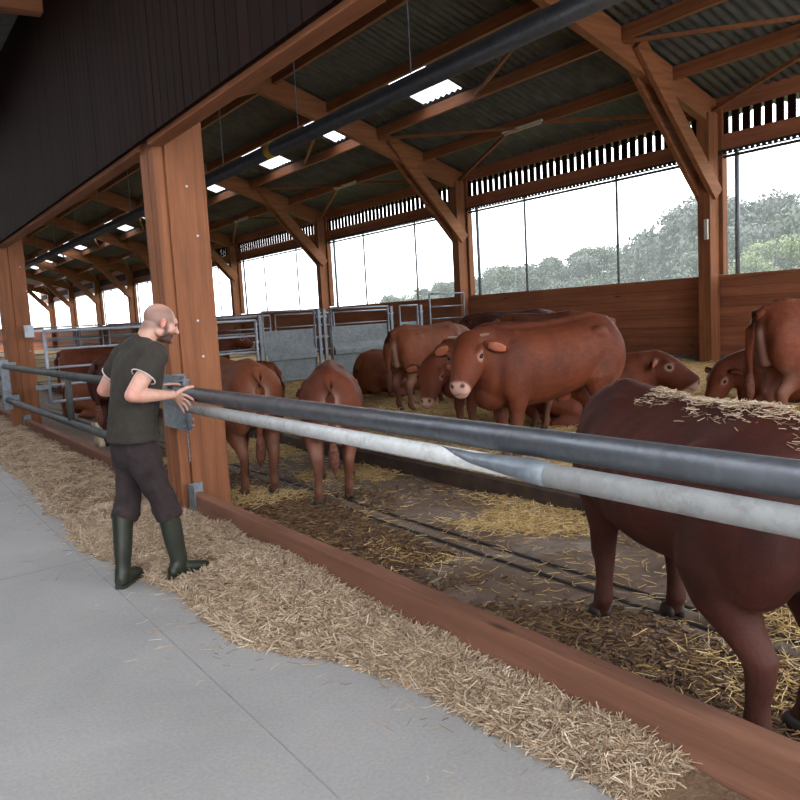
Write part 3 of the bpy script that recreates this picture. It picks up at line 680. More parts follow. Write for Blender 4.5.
def make_cow(loc, heading, s, coat, label, lie=False, neck=(.98, 0, 1.16), face=(1, 0, -.35), feet=None, tail=True, tail_side=0, ears=True, vox=.022, group='cattle in the pen', horns=False, roll=0, hs_=1.15):
    """neck: poll position in local coords; face: direction of the muzzle"""
    dz = -.52 if lie else 0
    r = root('bull', loc, label, 'cattle', group, heading, s)
    poll = Vector(neck) + Vector((0, 0, dz)); fd = Vector(face).normalized(); side = Vector((0, 0, 1)).cross(fd).normalized(); up = fd.cross(side)
    q = Matrix.Rotation(roll, 3, fd); side = q @ side; up = q @ up
    M = Matrix((fd, side, up)).transposed().to_4x4(); M = Matrix.Translation(poll) @ M @ Matrix.Scale(hs_, 4)
    pose = dict(lie=lie, feet=feet or [(0, 0)]*4, bull=True)
    mb, hooves = cow_body(pose, M, None)
    def paint(me):
        a = verts_np(me); n = len(a); col = np.zeros((n, 3)); Mi = np.array(M.inverted()); h = a @ Mi[:3, :3].T + Mi[:3, 3]
        near = (h[:, 0] > -.15) & (h[:, 0] < .7) & (np.abs(h[:, 1]) < .2) & (np.abs(h[:, 2]) < .25)
        muz = sst(h[:, 0]-(h[:, 2]+.03)*.75, .440, .475)*near*(1-.55*np.exp(-((h[:, 2]+.125+.02*np.abs(h[:, 1])/.05)/.008)**2))
        d_eye = np.sqrt((h[:, 0]-.15)**2*.8 + (np.abs(h[:, 1])-.122)**2 + (h[:, 2]-.0)**2)
        col[:, 0] = np.maximum(muz*.72, (1-sst(d_eye, .030, .052))*.4*near)
        # nostril
        dn = np.sqrt((h[:, 0]-.452)**2 + (np.abs(h[:, 1])-.036)**2 + (h[:, 2]+.066)**2); col[:, 1] = (1-sst(dn, .013, .024))*near
        if not lie:
            rear = sst(-a[:, 0], .60, .74)*(1-sst(np.abs(a[:, 1]), .04, .15))*sst(a[:, 2], .45, .62)*(1-sst(a[:, 2], .98, 1.12))
            streak = np.exp(-((np.abs(a[:, 1])-.055)/.03)**2); col[:, 0] = np.maximum(col[:, 0], rear*(.10+.34*streak))
            shank = (1-sst(a[:, 2], .22, .5)); col[:, 2] = shank*.8
            hockin = np.exp(-((a[:, 0]+.68)/.09)**2 - ((a[:, 2]-.5)/.16)**2); col[:, 0] = np.maximum(col[:, 0], hockin*.2)
        # subtle skin folds and muscle relief
        nn = np.empty(n*3, np.float32); me.vertex_normals.foreach_get('vector', nn); nn = nn.reshape(-1, 3)
        rel = .004*fnoise(a[:, 0]*1.0+a[:, 2]*.6, a[:, 1]+a[:, 2]*.5, 9, 5) + .003*np.sin(a[:, 0]*38+3*a[:, 2])*np.exp(-((a[:, 0]-.7)/.12)**2)
        ribs = .004*np.sin(a[:, 0]*48 + a[:, 2]*9)*np.exp(-((a[:, 0]-.05)/.25)**2)*np.exp(-((a[:, 2]-.95-dz)/.2)**2)
        set_verts(me, a + nn*(rel+ribs)[:, None]); set_col(me, np.clip(col, 0, 1))
    mb.fuse('body', vox, 5, coat, r, paint)
    A3 = M.to_3x3()
    for sd in (-1, 1):
        MB().ell(M @ Vector((.15, sd*.118, .0)), (.025, .018, .020), A3, 12, 8).build('eye', EYE, r, shade=True)
        if ears:
            b0 = M @ Vector((.025, sd*.115, .03)); ed = A3 @ Vector((-.06, sd*.86, -.34)); bk = (A3 @ Vector((-.95, -sd*.05, -.15))).normalized()
            e = MB(); ups = ed.cross(bk).normalized()
            rr = [(0, .024, .022), (.04, .046, .022), (.09, .068, .018), (.14, .062, .014), (.18, .036, .010), (.205, .008, .004)]
            e.loft([(b0 + ed*t + bk*(.02*math.sin(t*14)), ups*a, bk*b) for t, a, b in rr], 14)
            eo = e.build('ear', coat, r, shade=True)
            e = MB(); e.loft([(b0 + ed*t - bk*(b*.75) + bk*(.02*math.sin(t*14)), ups*a*.62, bk*b*.4) for t, a, b in rr[1:-1]], 12); e.build('ear_lining', EARP, eo, shade=True)
        if horns:
            b0 = M @ Vector((-.03, sd*.09, .07)); MB().tube([b0, b0 + A3 @ Vector((0, sd*.035, .005)), b0 + A3 @ Vector((.01, sd*.062, .012))], [.018, .016, .009], 10, round_=True).build('horn', HORN, r, shade=True)
    for hx, hy, hz in hooves:
        if lie: MB().ell((hx, hy, hz), (.06, .045, .045)).build('hoof', HOOF, r, shade=True)
        else:
            o = MB(); 
            for sy in (-.024, .024): o.loft([((hx+.012, hy+sy, .0), (.062, 0, 0), (0, .026, 0)), ((hx+.008, hy+sy, .03), (.056, 0, 0), (0, .025, 0)), ((hx-.004, hy+sy, .065), (.042, 0, 0), (0, .024, 0))], 12)
            o.build('hoof', HOOF, r, shade=True)
    if tail:
        ts = tail_side
        T = [(-.74, 0, 1.20+dz), (-.83, ts*.02, 1.18+dz), (-.885, ts*.05, 1.04+dz), (-.88, ts*.09, .8+dz), (-.86, ts*.12, .62+dz)] if not lie else [(-.76, 0, .66), (-.85, ts*.05, .55), (-.9, ts*.15, .3), (-.88, ts*.3, .12)]
        to = MB().tube(T, [.055, .054, .046, .036, .028][:len(T)], 10, round_=True).build('tail', coat, r, shade=True)
        e = Vector(T[-1]); k = .55 if lie else 1
        MB().tube([e+Vector((0, 0, .02)), e+Vector((-.01, 0, -.09*k)), e+Vector((0, ts*.01, -.2*k)), e+Vector((.01, ts*.02, -.30*k))], [.022, .05, .045, .008], 10).build('tail_switch', TUFT, to, shade=True)
    return r
HORN = simple('pale_horn', (150, 130, 106), .5)
def PZ(u, v, z): 
    d = CAMR @ _d(u, v); t = (z-1.6)/d.z; q = CAMLOC + d*t; return Vector((q.x, q.y, z))
def hd(u): return math.atan2(u[1], u[0])
RT = (.8165, -.5746); AW = (.567, .816)        # image-right and away-from-camera directions on the ground
def dirv(right, away): return hd((RT[0]*right+AW[0]*away, RT[1]*right+AW[1]*away))
def gz(x, y): return float(bedf(np.array([x]), np.array([y]))[0]) if x > 4.6 else 0.005
def cow_at(x, y, heading, s, coat, label, **k):
    return make_cow((x, y, gz(x, y)), heading, s, coat, label, **k)

# A: behind the pillar, rump to the right, walking away to the left
cow_at(3.02, 7.15, dirv(-.45, .9), .97, COAT_B, 'light brown bull standing half hidden just behind the big pillar', neck=(1.05, 0, .92), face=(.7, 0, -.8), feet=[(0, 0), (0, 0), (.04, .02), (-.05, 0)], tail_side=.4)
# B: rump to the viewer in the lane
cow_at(3.56, 6.25, dirv(-.08, 1), .91, COAT_A, 'red-brown bull in the lane with its rump turned to us', neck=(1.0, .1, .95), face=(.7, .3, -.7), feet=[(0, 0), (0, 0), (-.10, .05), (.12, 0)])
# C: lying by the gates
cow_at(7.55, 10.9, dirv(.75, .65), 1.02, COAT_B, 'bull lying on the straw in front of the sheeted gates', lie=True, neck=(.95, .15, 1.12), face=(.6, .7, -.35))
# D
cow_at(6.88, 9.15, dirv(.62, .75), .95, COAT_B, 'light brown bull standing with pale rump and hanging dark tail, left of the two faces', feet=[(0, 0), (0, 0), (.05, .03), (-.05, -.03)], tail_side=.5, neck=(1.0, -.05, 1.05))
# E: lower face left of F
cow_at(5.72, 6.30, dirv(-.82, -.35), .86, COAT_A, 'young bull peering out under the big bull\'s chin with pink muzzle', neck=(.96, .05, .95), face=(.50, .62, -.50), vox=.016, hs_=1.22)
# F: main bull
cow_at(5.18, 5.0, dirv(-.86, -.45), .96, COAT_A, 'big red-brown bull standing broadside in the middle, head turned towards us', neck=(.90, .08, 1.15), face=(.66, .58, -.36), vox=.014, horns=True, hs_=1.2, feet=[(.03, 0), (-.10, 0), (0, 0), (.1, 0)])
F_ = [o for o in C.objects if o.get('label', '').startswith('big red-brown bull')][0]; F_.rotation_euler = (0, .055, F_.rotation_euler.z)
# J: lying behind F, facing right
cow_at(6.9, 6.15, dirv(.98, .05), .97, COAT_A, 'bull lying behind the big bull, dark head raised facing right', lie=True, neck=(.86, -.05, 1.20), face=(.84, -.42, -.34), vox=.016, hs_=1.2)
# G, H, I: backs by the plank wall
cow_at(11.4, 12.0, dirv(-.95, .1), .98, COAT_C, 'dark-necked bull by the plank wall facing left with ears up', neck=(1.02, 0, 1.12), face=(.8, .2, -.5), vox=.026)
cow_at(8.5, 8.5, dirv(-.9, .45), .88, COAT_B, 'light brown bull with its back showing just above the big bull, farther left', vox=.026)
cow_at(7.6, 7.4, dirv(-.95, .3), .88, COAT_B, 'bull standing hidden behind the big bull, only its back line showing', vox=.026, neck=(1.0, 0, .9), face=(.7, 0, -.8))
cow_at(10.4, 10.1, dirv(-.75, .65), .95, COAT_B, 'bull by the plank wall with pale streak on its rump', vox=.026)
# L: right edge, and the one lying beyond it
cow_at(7.86, 3.85, dirv(.9, .25), 1.0, COAT_A, 'bull at the right edge seen from behind with pale rump and hanging tail', feet=[(0, 0), (0, 0), (.06, .0), (-.06, 0)], tail_side=.5, vox=.02)
cow_at(9.3, 4.85, dirv(-1, .05), .92, COAT_A, 'bull lying beyond the one at the right edge, its head showing past the tail', lie=True, neck=(1.02, 0, 1.0), face=(.6, .3, -.75), vox=.026)
# K: foreground
K = cow_at(2.83, 1.93, dirv(-.10, .99), .92, COAT_C, 'large dark red bull in the foreground behind the pipes with straw on its back', neck=(1.02, -.12, .82), face=(.5, -.3, -.85), feet=[(.02, .02), (-.04, 0), (0, 0), (.1, 0)], vox=.016)
K.scale = (1.14, 1.06, .92)
q_ = MB()
for k in range(14): a_ = R.uniform(-.05, .05); q_.tube([(-.12+a_, R.uniform(-.02, .02), .50), (-.12+a_*1.3, R.uniform(-.03, .03), .43), (-.13+a_*1.5, R.uniform(-.03, .03), R.uniform(.34, .39))], [.006, .005, .002], 5)
tag(q_.build('belly_hair', simple('black_hair', (30, 20, 16), .8), K), kind='stuff')
# far left pen
cow_at(3.25, 11.3, dirv(.3, .95), 1.0, COAT_C, 'dark bull standing in shade behind the man', vox=.026)
cow_at(4.3, 17.5, dirv(.95, .3), 1.0, COAT_A, 'bull in the left pen beyond the pale gate, head to the right', vox=.026)
cow_at(3.9, 15.4, dirv(.97, .1), .98, COAT_B, 'light brown bull right behind the pale gate', lie=True, vox=.026)
cow_at(5.5, 12.9, dirv(-.9, .3), .95, COAT_B, 'light brown bull right of the pillar under the open tube gate', lie=True, vox=.026)
cow_at(6.3, 17.2, dirv(.9, .3), .95, COAT_A, 'bull behind the open tube gate, farther than the light one', vox=.026)

# straw lying on K's back
def back_straw(rt, n, x0, x1, yw, name, label):
    body = [c for c in rt.children if c.name.startswith('body')][0]
    Mw = Matrix.Translation(rt.location) @ Matrix.Rotation(rt.rotation_euler.z, 4, 'Z') @ Matrix.Diagonal(tuple(rt.scale) + (1,))
    bv = BVHTree.FromPolygons([Mw @ v.co for v in body.data.vertices], [tuple(p.vertices) for p in body.data.polygons])
    P = []
    for k in range(n):
        x = R.uniform(x0, x1); y = R.gauss(0, yw)
        if noise.noise(Vector((x*5, y*7, 2))) < R.uniform(-.5, .15): continue
        q = Mw @ Vector((x, y, 2)); h = bv.ray_cast(q, Vector((0, 0, -1)))
        if h[0]: P.append(h[0] + Vector((0, 0, .002+R.random()*.004)))
    tag(strands(name, np.array([tuple(p) for p in P]), (.02, .07), (.002, .004), None, STRAND_A, .22), label, 'straw', kind='stuff')
back_straw(K, 1500, -.78, .30, .045, 'straw_on_back', 'pale straw wisps lying along the spine of the dark foreground bull')

# ------------------------------------------------------------------ the man
MO = Vector((1.40, 4.87, 0))
def skin_mat():
    m, t, b = newmat('skin', .5); at = N(t, 'ShaderNodeAttribute', attribute_name='Col'); sp = N(t, 'ShaderNodeSeparateColor'); t.links.new(at.outputs['Color'], sp.inputs[0])
    v = coords(t, (1, 1, 1)); n = tnoise(t, v, 25, 4); n2 = tnoise(t, v, 140, 3)
    col = ramp(t, n, [(.3, lin((190, 142, 124))), (.7, lin((206, 160, 142)))])
    col = mixc(t, sp.outputs[0], col, lin((128, 100, 90)))      # cropped hair
    col = mixc(t, sp.outputs[1], col, lin((74, 50, 42)))        # beard
    col = mixc(t, sp.outputs[2], col, lin((206, 116, 104)))     # redder ear, elbow
    t.links.new(col, b.inputs['Base Color']); b.inputs['Subsurface Weight'].default_value = .05; bump(t, b, n2, .1, .002); return m
SKIN = skin_mat()
SHIRT = simple('dark_olive_jersey', (48, 43, 36), .9, n_amt=.12, nscale=30); TROUS = simple('dark_brown_cotton', (42, 31, 32), .9, n_amt=.2, nscale=14)
BOOT = simple('dark_green_rubber', (40, 44, 34), .45, n_amt=.12); TRIM = simple('white_cuff', (206, 202, 200), .8)
r = root('person', MO, 'man in dark olive t-shirt, brown trousers and green rubber boots, leaning on the barrier pipes', 'person')
def off(p): return Vector(p)
HC = Vector((1.575, 4.855, 1.635))                              # head centre
hf = Vector((.93, .06, -.36)).normalized(); hs = Vector((0, 0, 1)).cross(hf).normalized(); hu = hf.cross(hs)
HM = Matrix((hf, hs, hu)).transposed()
def hp(x, y, z): return HC + HM @ Vector((x, y, z))
b = MB(MO)
# skull, face, jaw, nose, brow, lips, chin, neck
b.ell(hp(-.015, 0, .03), (.100, .077, .088), HM, 24, 16); b.ell(hp(.035, 0, -.02), (.065, .064, .085), HM, 20, 12); b.ell(hp(.045, 0, -.075), (.048, .048, .038), HM, 16, 10)
b.ell(hp(.07, 0, .035), (.028, .055, .03), HM, 16, 10)
b.tube([hp(.095, 0, .02), hp(.112, 0, -.005), hp(.122, 0, -.022)], [.009, .012, .014], 10, round_=True)
for s in (-1, 1):
    b.ell(hp(.112, s*.011, -.026), (.010, .009, .008), HM, 8, 6); b.ell(hp(.086, s*.03, .032), (.012, .022, .008), HM, 10, 6); b.ell(hp(.070, s*.042, -.015), (.026, .020, .022), HM, 10, 8)
    b.ell(hp(.0, s*.055, -.06), (.045, .022, .03), HM, 10, 8)
b.ell(hp(.096, 0, -.052), (.011, .022, .006), HM, 10, 6); b.ell(hp(.095, 0, -.063), (.011, .020, .007), HM, 10, 6); b.ell(hp(.085, 0, -.092), (.024, .026, .018), HM, 12, 8)
b.tube([hp(-.045, 0, -.03), Vector((1.485, 4.865, 1.545)), Vector((1.445, 4.873, 1.475))], [(.060, .062), (.062, .062), (.070, .066)], 20, round_=True)
b.tube([Vector((1.44, 4.72, 1.44)), Vector((1.455, 4.87, 1.475)), Vector((1.40, 5.02, 1.44))], [.03, .045, .03], 16, round_=True)
# trunk core under clothes
b.tube([(1.36, 4.885, .90), (1.37, 4.885, 1.1), (1.41, 4.88, 1.33), (1.43, 4.875, 1.42)], [(.13, .09), (.125, .09), (.14, .09), (.10, .06)], 18, round_=True, up=(1, 0, 0))
def arm(S, E_, Wr, r0=.052):
    S, E_, Wr = Vector(S), Vector(E_), Vector(Wr)
    b.tube([S, S.lerp(E_, .3), S.lerp(E_, .65), E_], [.046, .052, .051, .043], 16, round_=True)
    b.tube([E_, E_.lerp(Wr, .25), E_.lerp(Wr, .6), Wr], [.043, .047, .037, (.029, .024)], 16, round_=True)
    b.ell(E_, (.042, .042, .042))
def hand(Wr, K0, K1, fingers, thumb):
    """Wr wrist; K0..K1 knuckle line (index..little)"""
    Wr, K0, K1 = Vector(Wr), Vector(K0), Vector(K1); mid = (K0+K1)/2; d = (mid-Wr).normalized(); w_ = (K1-K0); side = w_.normalized(); up = side.cross(d).normalized()
    b.loft([(Wr - d*.02, side*.028, up*.022), (Wr + d*.015, side*.032, up*.020), (Wr.lerp(mid, .6), side*.041, up*.018), (mid, side*.042, up*.015), (mid+d*.012, side*.036, up*.011)], 16)
    for i, f in enumerate(fingers):
        k = K0.lerp(K1, i/3); P = [k - d*.02, k] + [Vector(q) for q in f]; rr = (.0098, .0098, .0092, .0086, .0076)[:len(P)]
        if i == 3: rr = [x*.88 for x in rr]
        b.tube(P, list(rr), 10, round_=True)
    b.tube([Wr + d*.02 + (K0-mid)*.4] + [Vector(q) for q in thumb], [.015, .0135, .0115, .0095], 10, round_=True)
# right arm (nearer the camera), hand over the pipes
Wr = Vector((1.565, 4.69, 1.190)); arm((1.475, 4.675, 1.435), (1.295, 4.625, 1.220), Wr)
PX, PZc, PR = 1.75, 1.168, .0465+.010
def onpipe(y, a, rr=PR): return (PX + rr*math.cos(a), y, PZc + rr*math.sin(a))
LPX, LPZ, LR = 1.70, 1.088, .034+.009
def onlow(y, a, rr=LR): return (LPX + rr*math.cos(a), y, LPZ + rr*math.sin(a))
K0 = Vector((1.626, 4.722, 1.190)); K1 = Vector((1.616, 4.758, 1.122))
hand(Wr, K0, K1, [
    [(1.655, 4.715, 1.176), (1.677, 4.710, 1.160), (1.693, 4.706, 1.144)],
    [(1.651, 4.730, 1.150), (1.669, 4.727, 1.130), (1.681, 4.724, 1.112)],
    [(1.644, 4.745, 1.124), (1.657, 4.744, 1.103), (1.664, 4.742, 1.084)],
    [(1.632, 4.760, 1.100), (1.641, 4.762, 1.081), (1.645, 4.762, 1.065)]],
    [(1.612, 4.690, 1.214), (1.652, 4.690, 1.228), (1.692, 4.698, 1.229)])
# left arm: elbow drawn back, forearm in front of the body, hand on the upper pipe
Wl = Vector((1.60, 5.235, 1.205)); arm((1.395, 5.08, 1.435), (1.285, 5.215, 1.225), Wl)
K0 = Vector((1.672, 5.21, 1.222)); K1 = Vector((1.668, 5.285, 1.205))
F = []
for i in range(4):
    y = 5.21 + .025*i; F.append([onpipe(y, math.radians(110)), onpipe(y, math.radians(60)), onpipe(y, math.radians(15))])
hand(Wl, K0, K1, F, [(1.635, 5.19, 1.185), onpipe(5.185, math.radians(185)), onpipe(5.185, math.radians(215))])
# legs inside trousers and boots
b.tube([(1.345, 4.975, .90), (1.30, 4.97, .50), (1.225, 4.935, .12)], [.07, .05, .04], 12, round_=True); b.tube([(1.37, 4.80, .90), (1.475, 4.815, .52), (1.545, 4.825, .12)], [.07, .05, .04], 12, round_=True)
def paintman(me):
    a = verts_np(me); n = len(a); col = np.zeros((n, 3)); Hi = np.array(HM.transposed()); h = (a - np.array(HC - MO)) @ Hi.T
    near = (h[:, 0]**2 + h[:, 1]**2 + h[:, 2]**2) < .16**2
    line = .012 + .35*np.clip(.02-h[:, 0], -1, 1)*0
    hair = sst(h[:, 2]*1.0 - h[:, 0]*.35, -.055, -.02)*(1-sst(h[:, 0]*.85+h[:, 2]*.5, .055, .085))*(1-sst(h[:, 2]-h[:, 0]*.3, .075, .11)*.75)
    hair = np.where(h[:, 0] > .02, hair*sst(h[:, 2], .0, .03), hair)
    beard = sst(h[:, 0], -.01, .02)*(1-sst(h[:, 2], -.055, -.03))*(1-np.exp(-((h[:, 0]-.105)/.012)**2-((h[:, 2]+.058)/.008)**2-(h[:, 1]/.02)**2))
    beard = np.maximum(beard, sst(h[:, 0], .0, .015)*(1-sst(h[:, 0], .028, .045))*(1-sst(h[:, 2], -.03, .02))*(np.abs(h[:, 1]) > .04))
    col[:, 0] = hair*.8*near; col[:, 1] = np.clip(beard, 0, 1)*.92*near*(h[:, 2] > -.135)
    for E_ in ((1.295, 4.625, 1.22), (1.285, 5.215, 1.225)):
        d = np.linalg.norm(a - np.array(Vector(E_) - MO), axis=1); col[:, 2] = np.maximum(col[:, 2], (1-sst(d, .03, .09))*.3)
    set_col(me, np.clip(col, 0, 1))
body = b.fuse('body', .0044, 3, SKIN, r, paintman)
for s in (-1, 1):
    e = MB(MO); c = hp(-.012, s*.079, -.005); A = HM @ Matrix.Rotation(s*.35, 3, 'Z')
    e.ell(c, (.019, .010, .031), A, 14, 10); e.tube([c + HM @ Vector((.012*math.cos(t)-.002, s*.008, .026*math.sin(t))) for t in np.linspace(-1.4, 3.6, 12)], .0055, 8, round_=True)
    eo = e.fuse('ear', .003, 2, SKIN, r, lambda me: set_col(me, np.tile([0, 0, .6], (len(me.vertices), 1))))
    MB(MO).ell(hp(.081, s*.030, .014), (.012, .012, .011), HM, 12, 8).build('eye', simple('eye_white_dark', (60, 46, 40), .2), r, shade=True)
# t-shirt
def folds(amp, fx_, seed, vert=False):
    def f(me):
        a = verts_np(me); n = len(a); nn = np.empty(n*3, np.float32); me.vertex_normals.foreach_get('vector', nn); nn = nn.reshape(-1, 3)
        q = fnoise(a[:, 0]*1.0 + a[:, 1]*.9, a[:, 2]*(.35 if vert else 1.7) + a[:, 1]*.4, fx_, seed); q2 = fnoise(a[:, 1]*1.0-a[:, 0], a[:, 2]*1.5+a[:, 0], fx_*1.9, seed+1)
        set_verts(me, a + nn*((q*amp + q2*amp*.5))[:, None])
    return f
b = MB(MO)
T = [((1.345, 4.885, .915), .205, .150), ((1.35, 4.885, 1.0), .195, .148), ((1.365, 4.885, 1.10), .188, .146), ((1.388, 4.88, 1.22), .198, .150), ((1.41, 4.878, 1.33), .215, .148), ((1.428, 4.875, 1.41), .225, .132), ((1.44, 4.872, 1.465), .19, .11), ((1.45, 4.868, 1.50), .12, .095), ((1.458, 4.866, 1.53), .082, .078)]
b.loft([(c, Vector((-.12, 1, 0)).normalized()*a_, Vector((1, .12, 0)).normalized()*bb) for c, a_, bb in T], 32)
def sleeve(S, E_, t1):
    S, E_ = Vector(S), Vector(E_); b.tube([S + Vector((.01, (.05 if S.y < 4.87 else -.05), .015)), S, S.lerp(E_, t1*.5), S.lerp(E_, t1)], [.085, .083, .077, .074], 20)
    return S.lerp(E_, t1), (E_-S).normalized()
cR = sleeve((1.475, 4.685, 1.435), (1.295, 4.625, 1.22), .52); cL = sleeve((1.395, 5.07, 1.43), (1.285, 5.215, 1.225), .52)
b.tube([(1.45, 4.70, 1.455), (1.45, 4.87, 1.49), (1.40, 5.05, 1.455)], [.07, .088, .07], 18, round_=True)
b.fuse('t_shirt', .0095, 4, SHIRT, r, folds(.011, 12, 71, True))
for c, d in (cR, cL):
    a = d.cross(Vector((0, 0, 1))).normalized(); u = a.cross(d); q = MB(MO)
    q.tube([c + a*.0755*math.cos(t) + u*.0755*math.sin(t) + d*.002 for t in np.linspace(0, 2*math.pi, 33)], .0038, 8, caps=False); q.build('sleeve_trim', TRIM, r, shade=True)
# trousers
b = MB(MO)
b.loft([(c, Vector((-.12, 1, 0)).normalized()*a_, Vector((1, .12, 0)).normalized()*bb) for c, a_, bb in [((1.345, 4.885, .98), .165, .112), ((1.345, 4.885, .93), .172, .120), ((1.345, 4.885, .87), .178, .128), ((1.352, 4.885, .80), .172, .122), ((1.358, 4.885, .75), .14, .10)]], 28)
b.tube([(1.335, 4.97, .86), (1.335, 4.975, .72), (1.318, 4.975, .60), (1.30, 4.97, .52), (1.275, 4.96, .45), (1.262, 4.955, .405)], [(.098, .112), (.088, .10), (.078, .086), (.078, .084), (.086, .09), (.080, .082)], 20, up=(1, 0, 0))
b.tube([(1.37, 4.80, .86), (1.41, 4.802, .72), (1.45, 4.81, .60), (1.482, 4.815, .52), (1.495, 4.818, .45), (1.505, 4.82, .405)], [(.098, .112), (.09, .102), (.08, .09), (.08, .086), (.085, .088), (.080, .082)], 20, up=(1, 0, 0))
b.fuse('trousers', .0105, 4, TROUS, r, folds(.014, 14, 81))
MB(MO).tube([(1.36+.118*math.cos(t)*1.02, 4.885+.172*math.sin(t), .955) for t in np.linspace(0, 2*math.pi, 33)], .008, 8, caps=False).build('belt', simple('dark_belt', (34, 30, 30), .6), r, shade=True)
# boots
def boot(H, Tt, top, name='boot'):
    H, Tt, top = Vector(H), Vector(Tt), Vector(top); d = (Tt-H).normalized(); s_ = Vector((0, 0, 1)).cross(d); L_ = (Tt-H).length; up = Vector((0, 0, 1)); q = MB(MO)
    ank = H + d*.075 + up*.11
    q.loft([(H + d*.0 + up*.05, s_*.026, up*.035), (H + d*.03 + up*.058, s_*.040, up*.054), (H + d*.10 + up*.056, s_*.041, up*.052), (H + d*.17 + up*.046, s_*.046, up*.042), (H + d*.235 + up*.040, s_*.050, up*.035), (H + d*(L_-.03) + up*.036, s_*.040, up*.030), (H + d*L_ + up*.032, s_*.018, up*.018)], 20)
    q.tube([H + d*.06 + up*.07, ank + up*.01, ank.lerp(top, .35), ank.lerp(top, .7), top], [(.048, .058), (.046, .056), (.054, .064), (.062, .068), (.064, .068)], 20, up=tuple(d), round_=False)
    o = q.fuse(name, .008, 3, BOOT, r, folds(.0025, 16, 91))
    q = MB(MO); q.loft([(H - d*.012 + up*.0, d*.0, s_*.0)]*2, 3) if False else None
    pts_ = [(.0, .026), (.03, .041), (.10, .040), (.17, .049), (.235, .053), (L_-.02, .040), (L_+.004, .015)]
    vb = []
    for z in (0.001, .022):
        vb.append([q._v(H + d*x + s_*y + up*z) for x, y in pts_] + [q._v(H + d*x - s_*y + up*z) for x, y in pts_[::-1]])
    n = len(vb[0])
    for k in range(n): q.face([vb[0][k], vb[0][(k+1) % n], vb[1][(k+1) % n], vb[1][k]])
    q.face(vb[0][::-1]); q.face(vb[1]); q.build('sole', simple('boot_sole', (40, 42, 36), .7), o, .003)
boot((1.175, 4.87, 0), (1.365, 5.085, 0), (1.262, 4.955, .47)); boot((1.475, 4.805, 0), (1.765, 4.865, 0), (1.500, 4.82, .47))

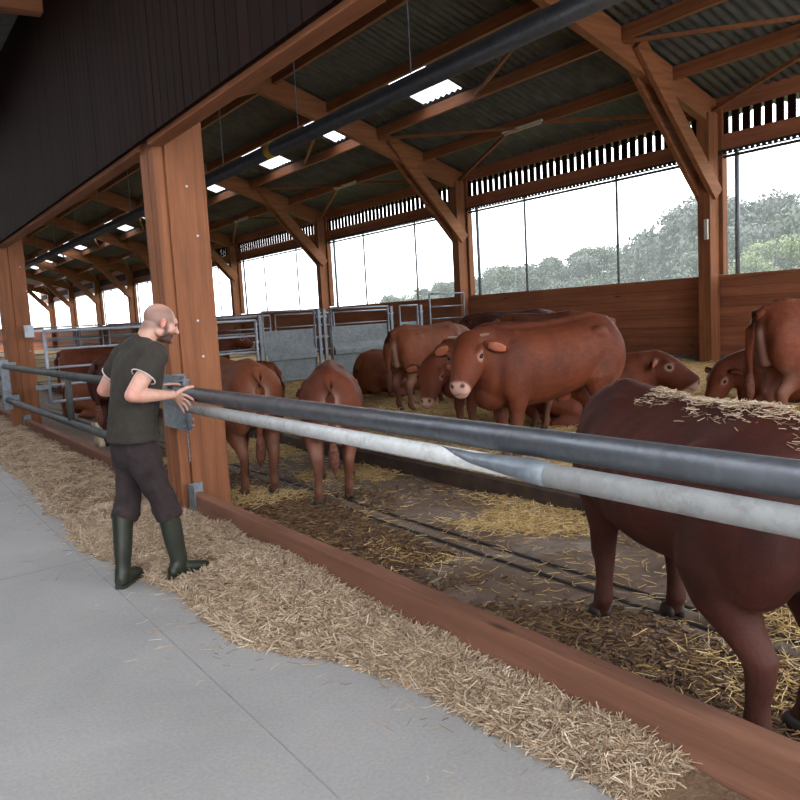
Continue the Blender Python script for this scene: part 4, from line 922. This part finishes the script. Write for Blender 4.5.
# ------------------------------------------------------------------ trees beyond the wall
LEAF = [strand_mat('leaf_green', [(44, 56, 40), (54, 66, 48), (64, 76, 56), (74, 86, 66)]), strand_mat('leaf_grey_green', [(46, 54, 46), (56, 64, 54), (66, 74, 64), (76, 84, 74)]), strand_mat('leaf_yellow_green', [(66, 80, 38), (82, 96, 48), (96, 110, 60), (110, 122, 72)])]
BARK = simple('bark', (74, 64, 52), .9)
def tree(x, y, h, rad, kind, label, n=5200, group='trees beyond the plank wall'):
    r = root('tree', (x, y, -.05), label, 'tree', group)
    L = MB((x, y, 0)); rr = np.random.default_rng(int(x*7+y*13))
    L.tube([(x, y, -.1), (x+.1, y, h*.35), (x-.1, y+.1, h*.7)], [rad*.07, rad*.055, rad*.03], 10)
    blobs = []
    for k in range(26):
        a = rr.uniform(0, 6.28); t = rr.uniform(.0, 1); zz = h*(.30+.62*t); q = rad*(1-.65*abs(t-.35)**1.2)*rr.uniform(.25, .85); c = np.array([q*math.cos(a), q*math.sin(a), zz]); s_ = rad*rr.uniform(.22, .40)*(1-.3*t); blobs.append((c, s_))
        if k % 2 == 0: L.tube([(x, y, h*(.2+.45*t)), tuple(c*np.array([.5, .5, 1])*np.array([1, 1, .9])+np.array([x, y, 0])), tuple(c+np.array([x, y, 0]))], [rad*.03, rad*.018, rad*.006], 6)
    L.build('trunk', BARK, r, shade=True)
    per = n//len(blobs); V = []; tone = []
    for c, s_ in blobs:
        u = rr.normal(0, 1, (per, 3)); u /= np.linalg.norm(u, axis=1, keepdims=True); p = c + u*s_*rr.uniform(.55, 1.12, (per, 1))*np.array([1.15, 1.15, .8])
        e1 = rr.normal(0, 1, (per, 3)); e1 /= np.linalg.norm(e1, axis=1, keepdims=True); e2 = np.cross(e1, u); e2 /= np.linalg.norm(e2, axis=1, keepdims=True)+1e-6
        sz = rad*.021*rr.uniform(.6, 1.4, (per, 1)); V.append(np.stack([p-e1*sz*1.5, p-e2*sz*.8, p+e1*sz*1.5, p+e2*sz*.8], 1)); tone.append(np.clip(rr.beta(2, 2, per), 0, 1))
    V = np.concatenate(V); tn = np.concatenate(tone); m_ = len(V); me = bpy.data.meshes.new('foliage'); me.vertices.add(m_*4); me.vertices.foreach_set('co', V.astype(np.float32).ravel())
    me.loops.add(m_*4); me.loops.foreach_set('vertex_index', np.arange(m_*4, dtype=np.int32)); me.polygons.add(m_); me.polygons.foreach_set('loop_start', np.arange(0, m_*4, 4, dtype=np.int32)); me.update(calc_edges=True)
    at_ = me.attributes.new('tone', 'FLOAT', 'POINT'); at_.data.foreach_set('value', np.repeat(tn, 4).astype(np.float32)); link('foliage', me, LEAF[kind], r)
specs = [  # px, top v, x distance, crown radius, kind
 (398, 296, 62, 4.0, 0), (425, 290, 62, 3.6, 1), (448, 284, 60, 3.8, 0), (500, 268, 62, 4.8, 0), (535, 266, 58, 4.2, 1), (562, 258, 60, 4.4, 0), (590, 258, 52, 3.6, 1), (600, 248, 55, 4.0, 0), (628, 250, 50, 3.6, 0), (655, 235, 46, 3.4, 1), (690, 202, 44, 5.4, 1), (742, 203, 42, 4.4, 1), (772, 245, 34, 2.4, 2), (792, 224, 42, 4.2, 1), (720, 240, 40, 3.2, 0), (840, 215, 42, 5, 0), (470, 282, 66, 4.5, 1)]
names = ['leftmost low tree in the haze between wall post and small gate', 'second low grey-green tree from the left in the misty treeline', 'low green tree just left of the middle wall post', 'rounded green tree just right of the middle wall post', 'grey-green tree left of the thin mullion in the wide window', 'round-topped green tree in the middle of the wide window', 'grey-green tree in the wide window near its right mullion', 'green tree rising behind the right mullion of the wide window', 'mid-height green tree right of the right mullion', 'grey-green tree stepping up to the tall tree', 'tall feathery grey-green tree left of the right wall post', 'tall feathery tree just right of the right wall post', 'low yellow-green bush tree in the rightmost window', 'grey-green tree at the right edge of the rightmost window', 'lower green tree behind the right wall post', 'green tree past the right edge of the rightmost window', 'grey-green tree hidden mostly behind the middle wall post']
for (u, v, X_, rad, kd), lb in zip(specs, names):
    d = CAMR @ _d(u, v); t = X_/d.x; q = CAMLOC + d*t
    tree(q.x, q.y, q.z+.3, rad, kd, lb, 16000 if rad > 4 else 11000)
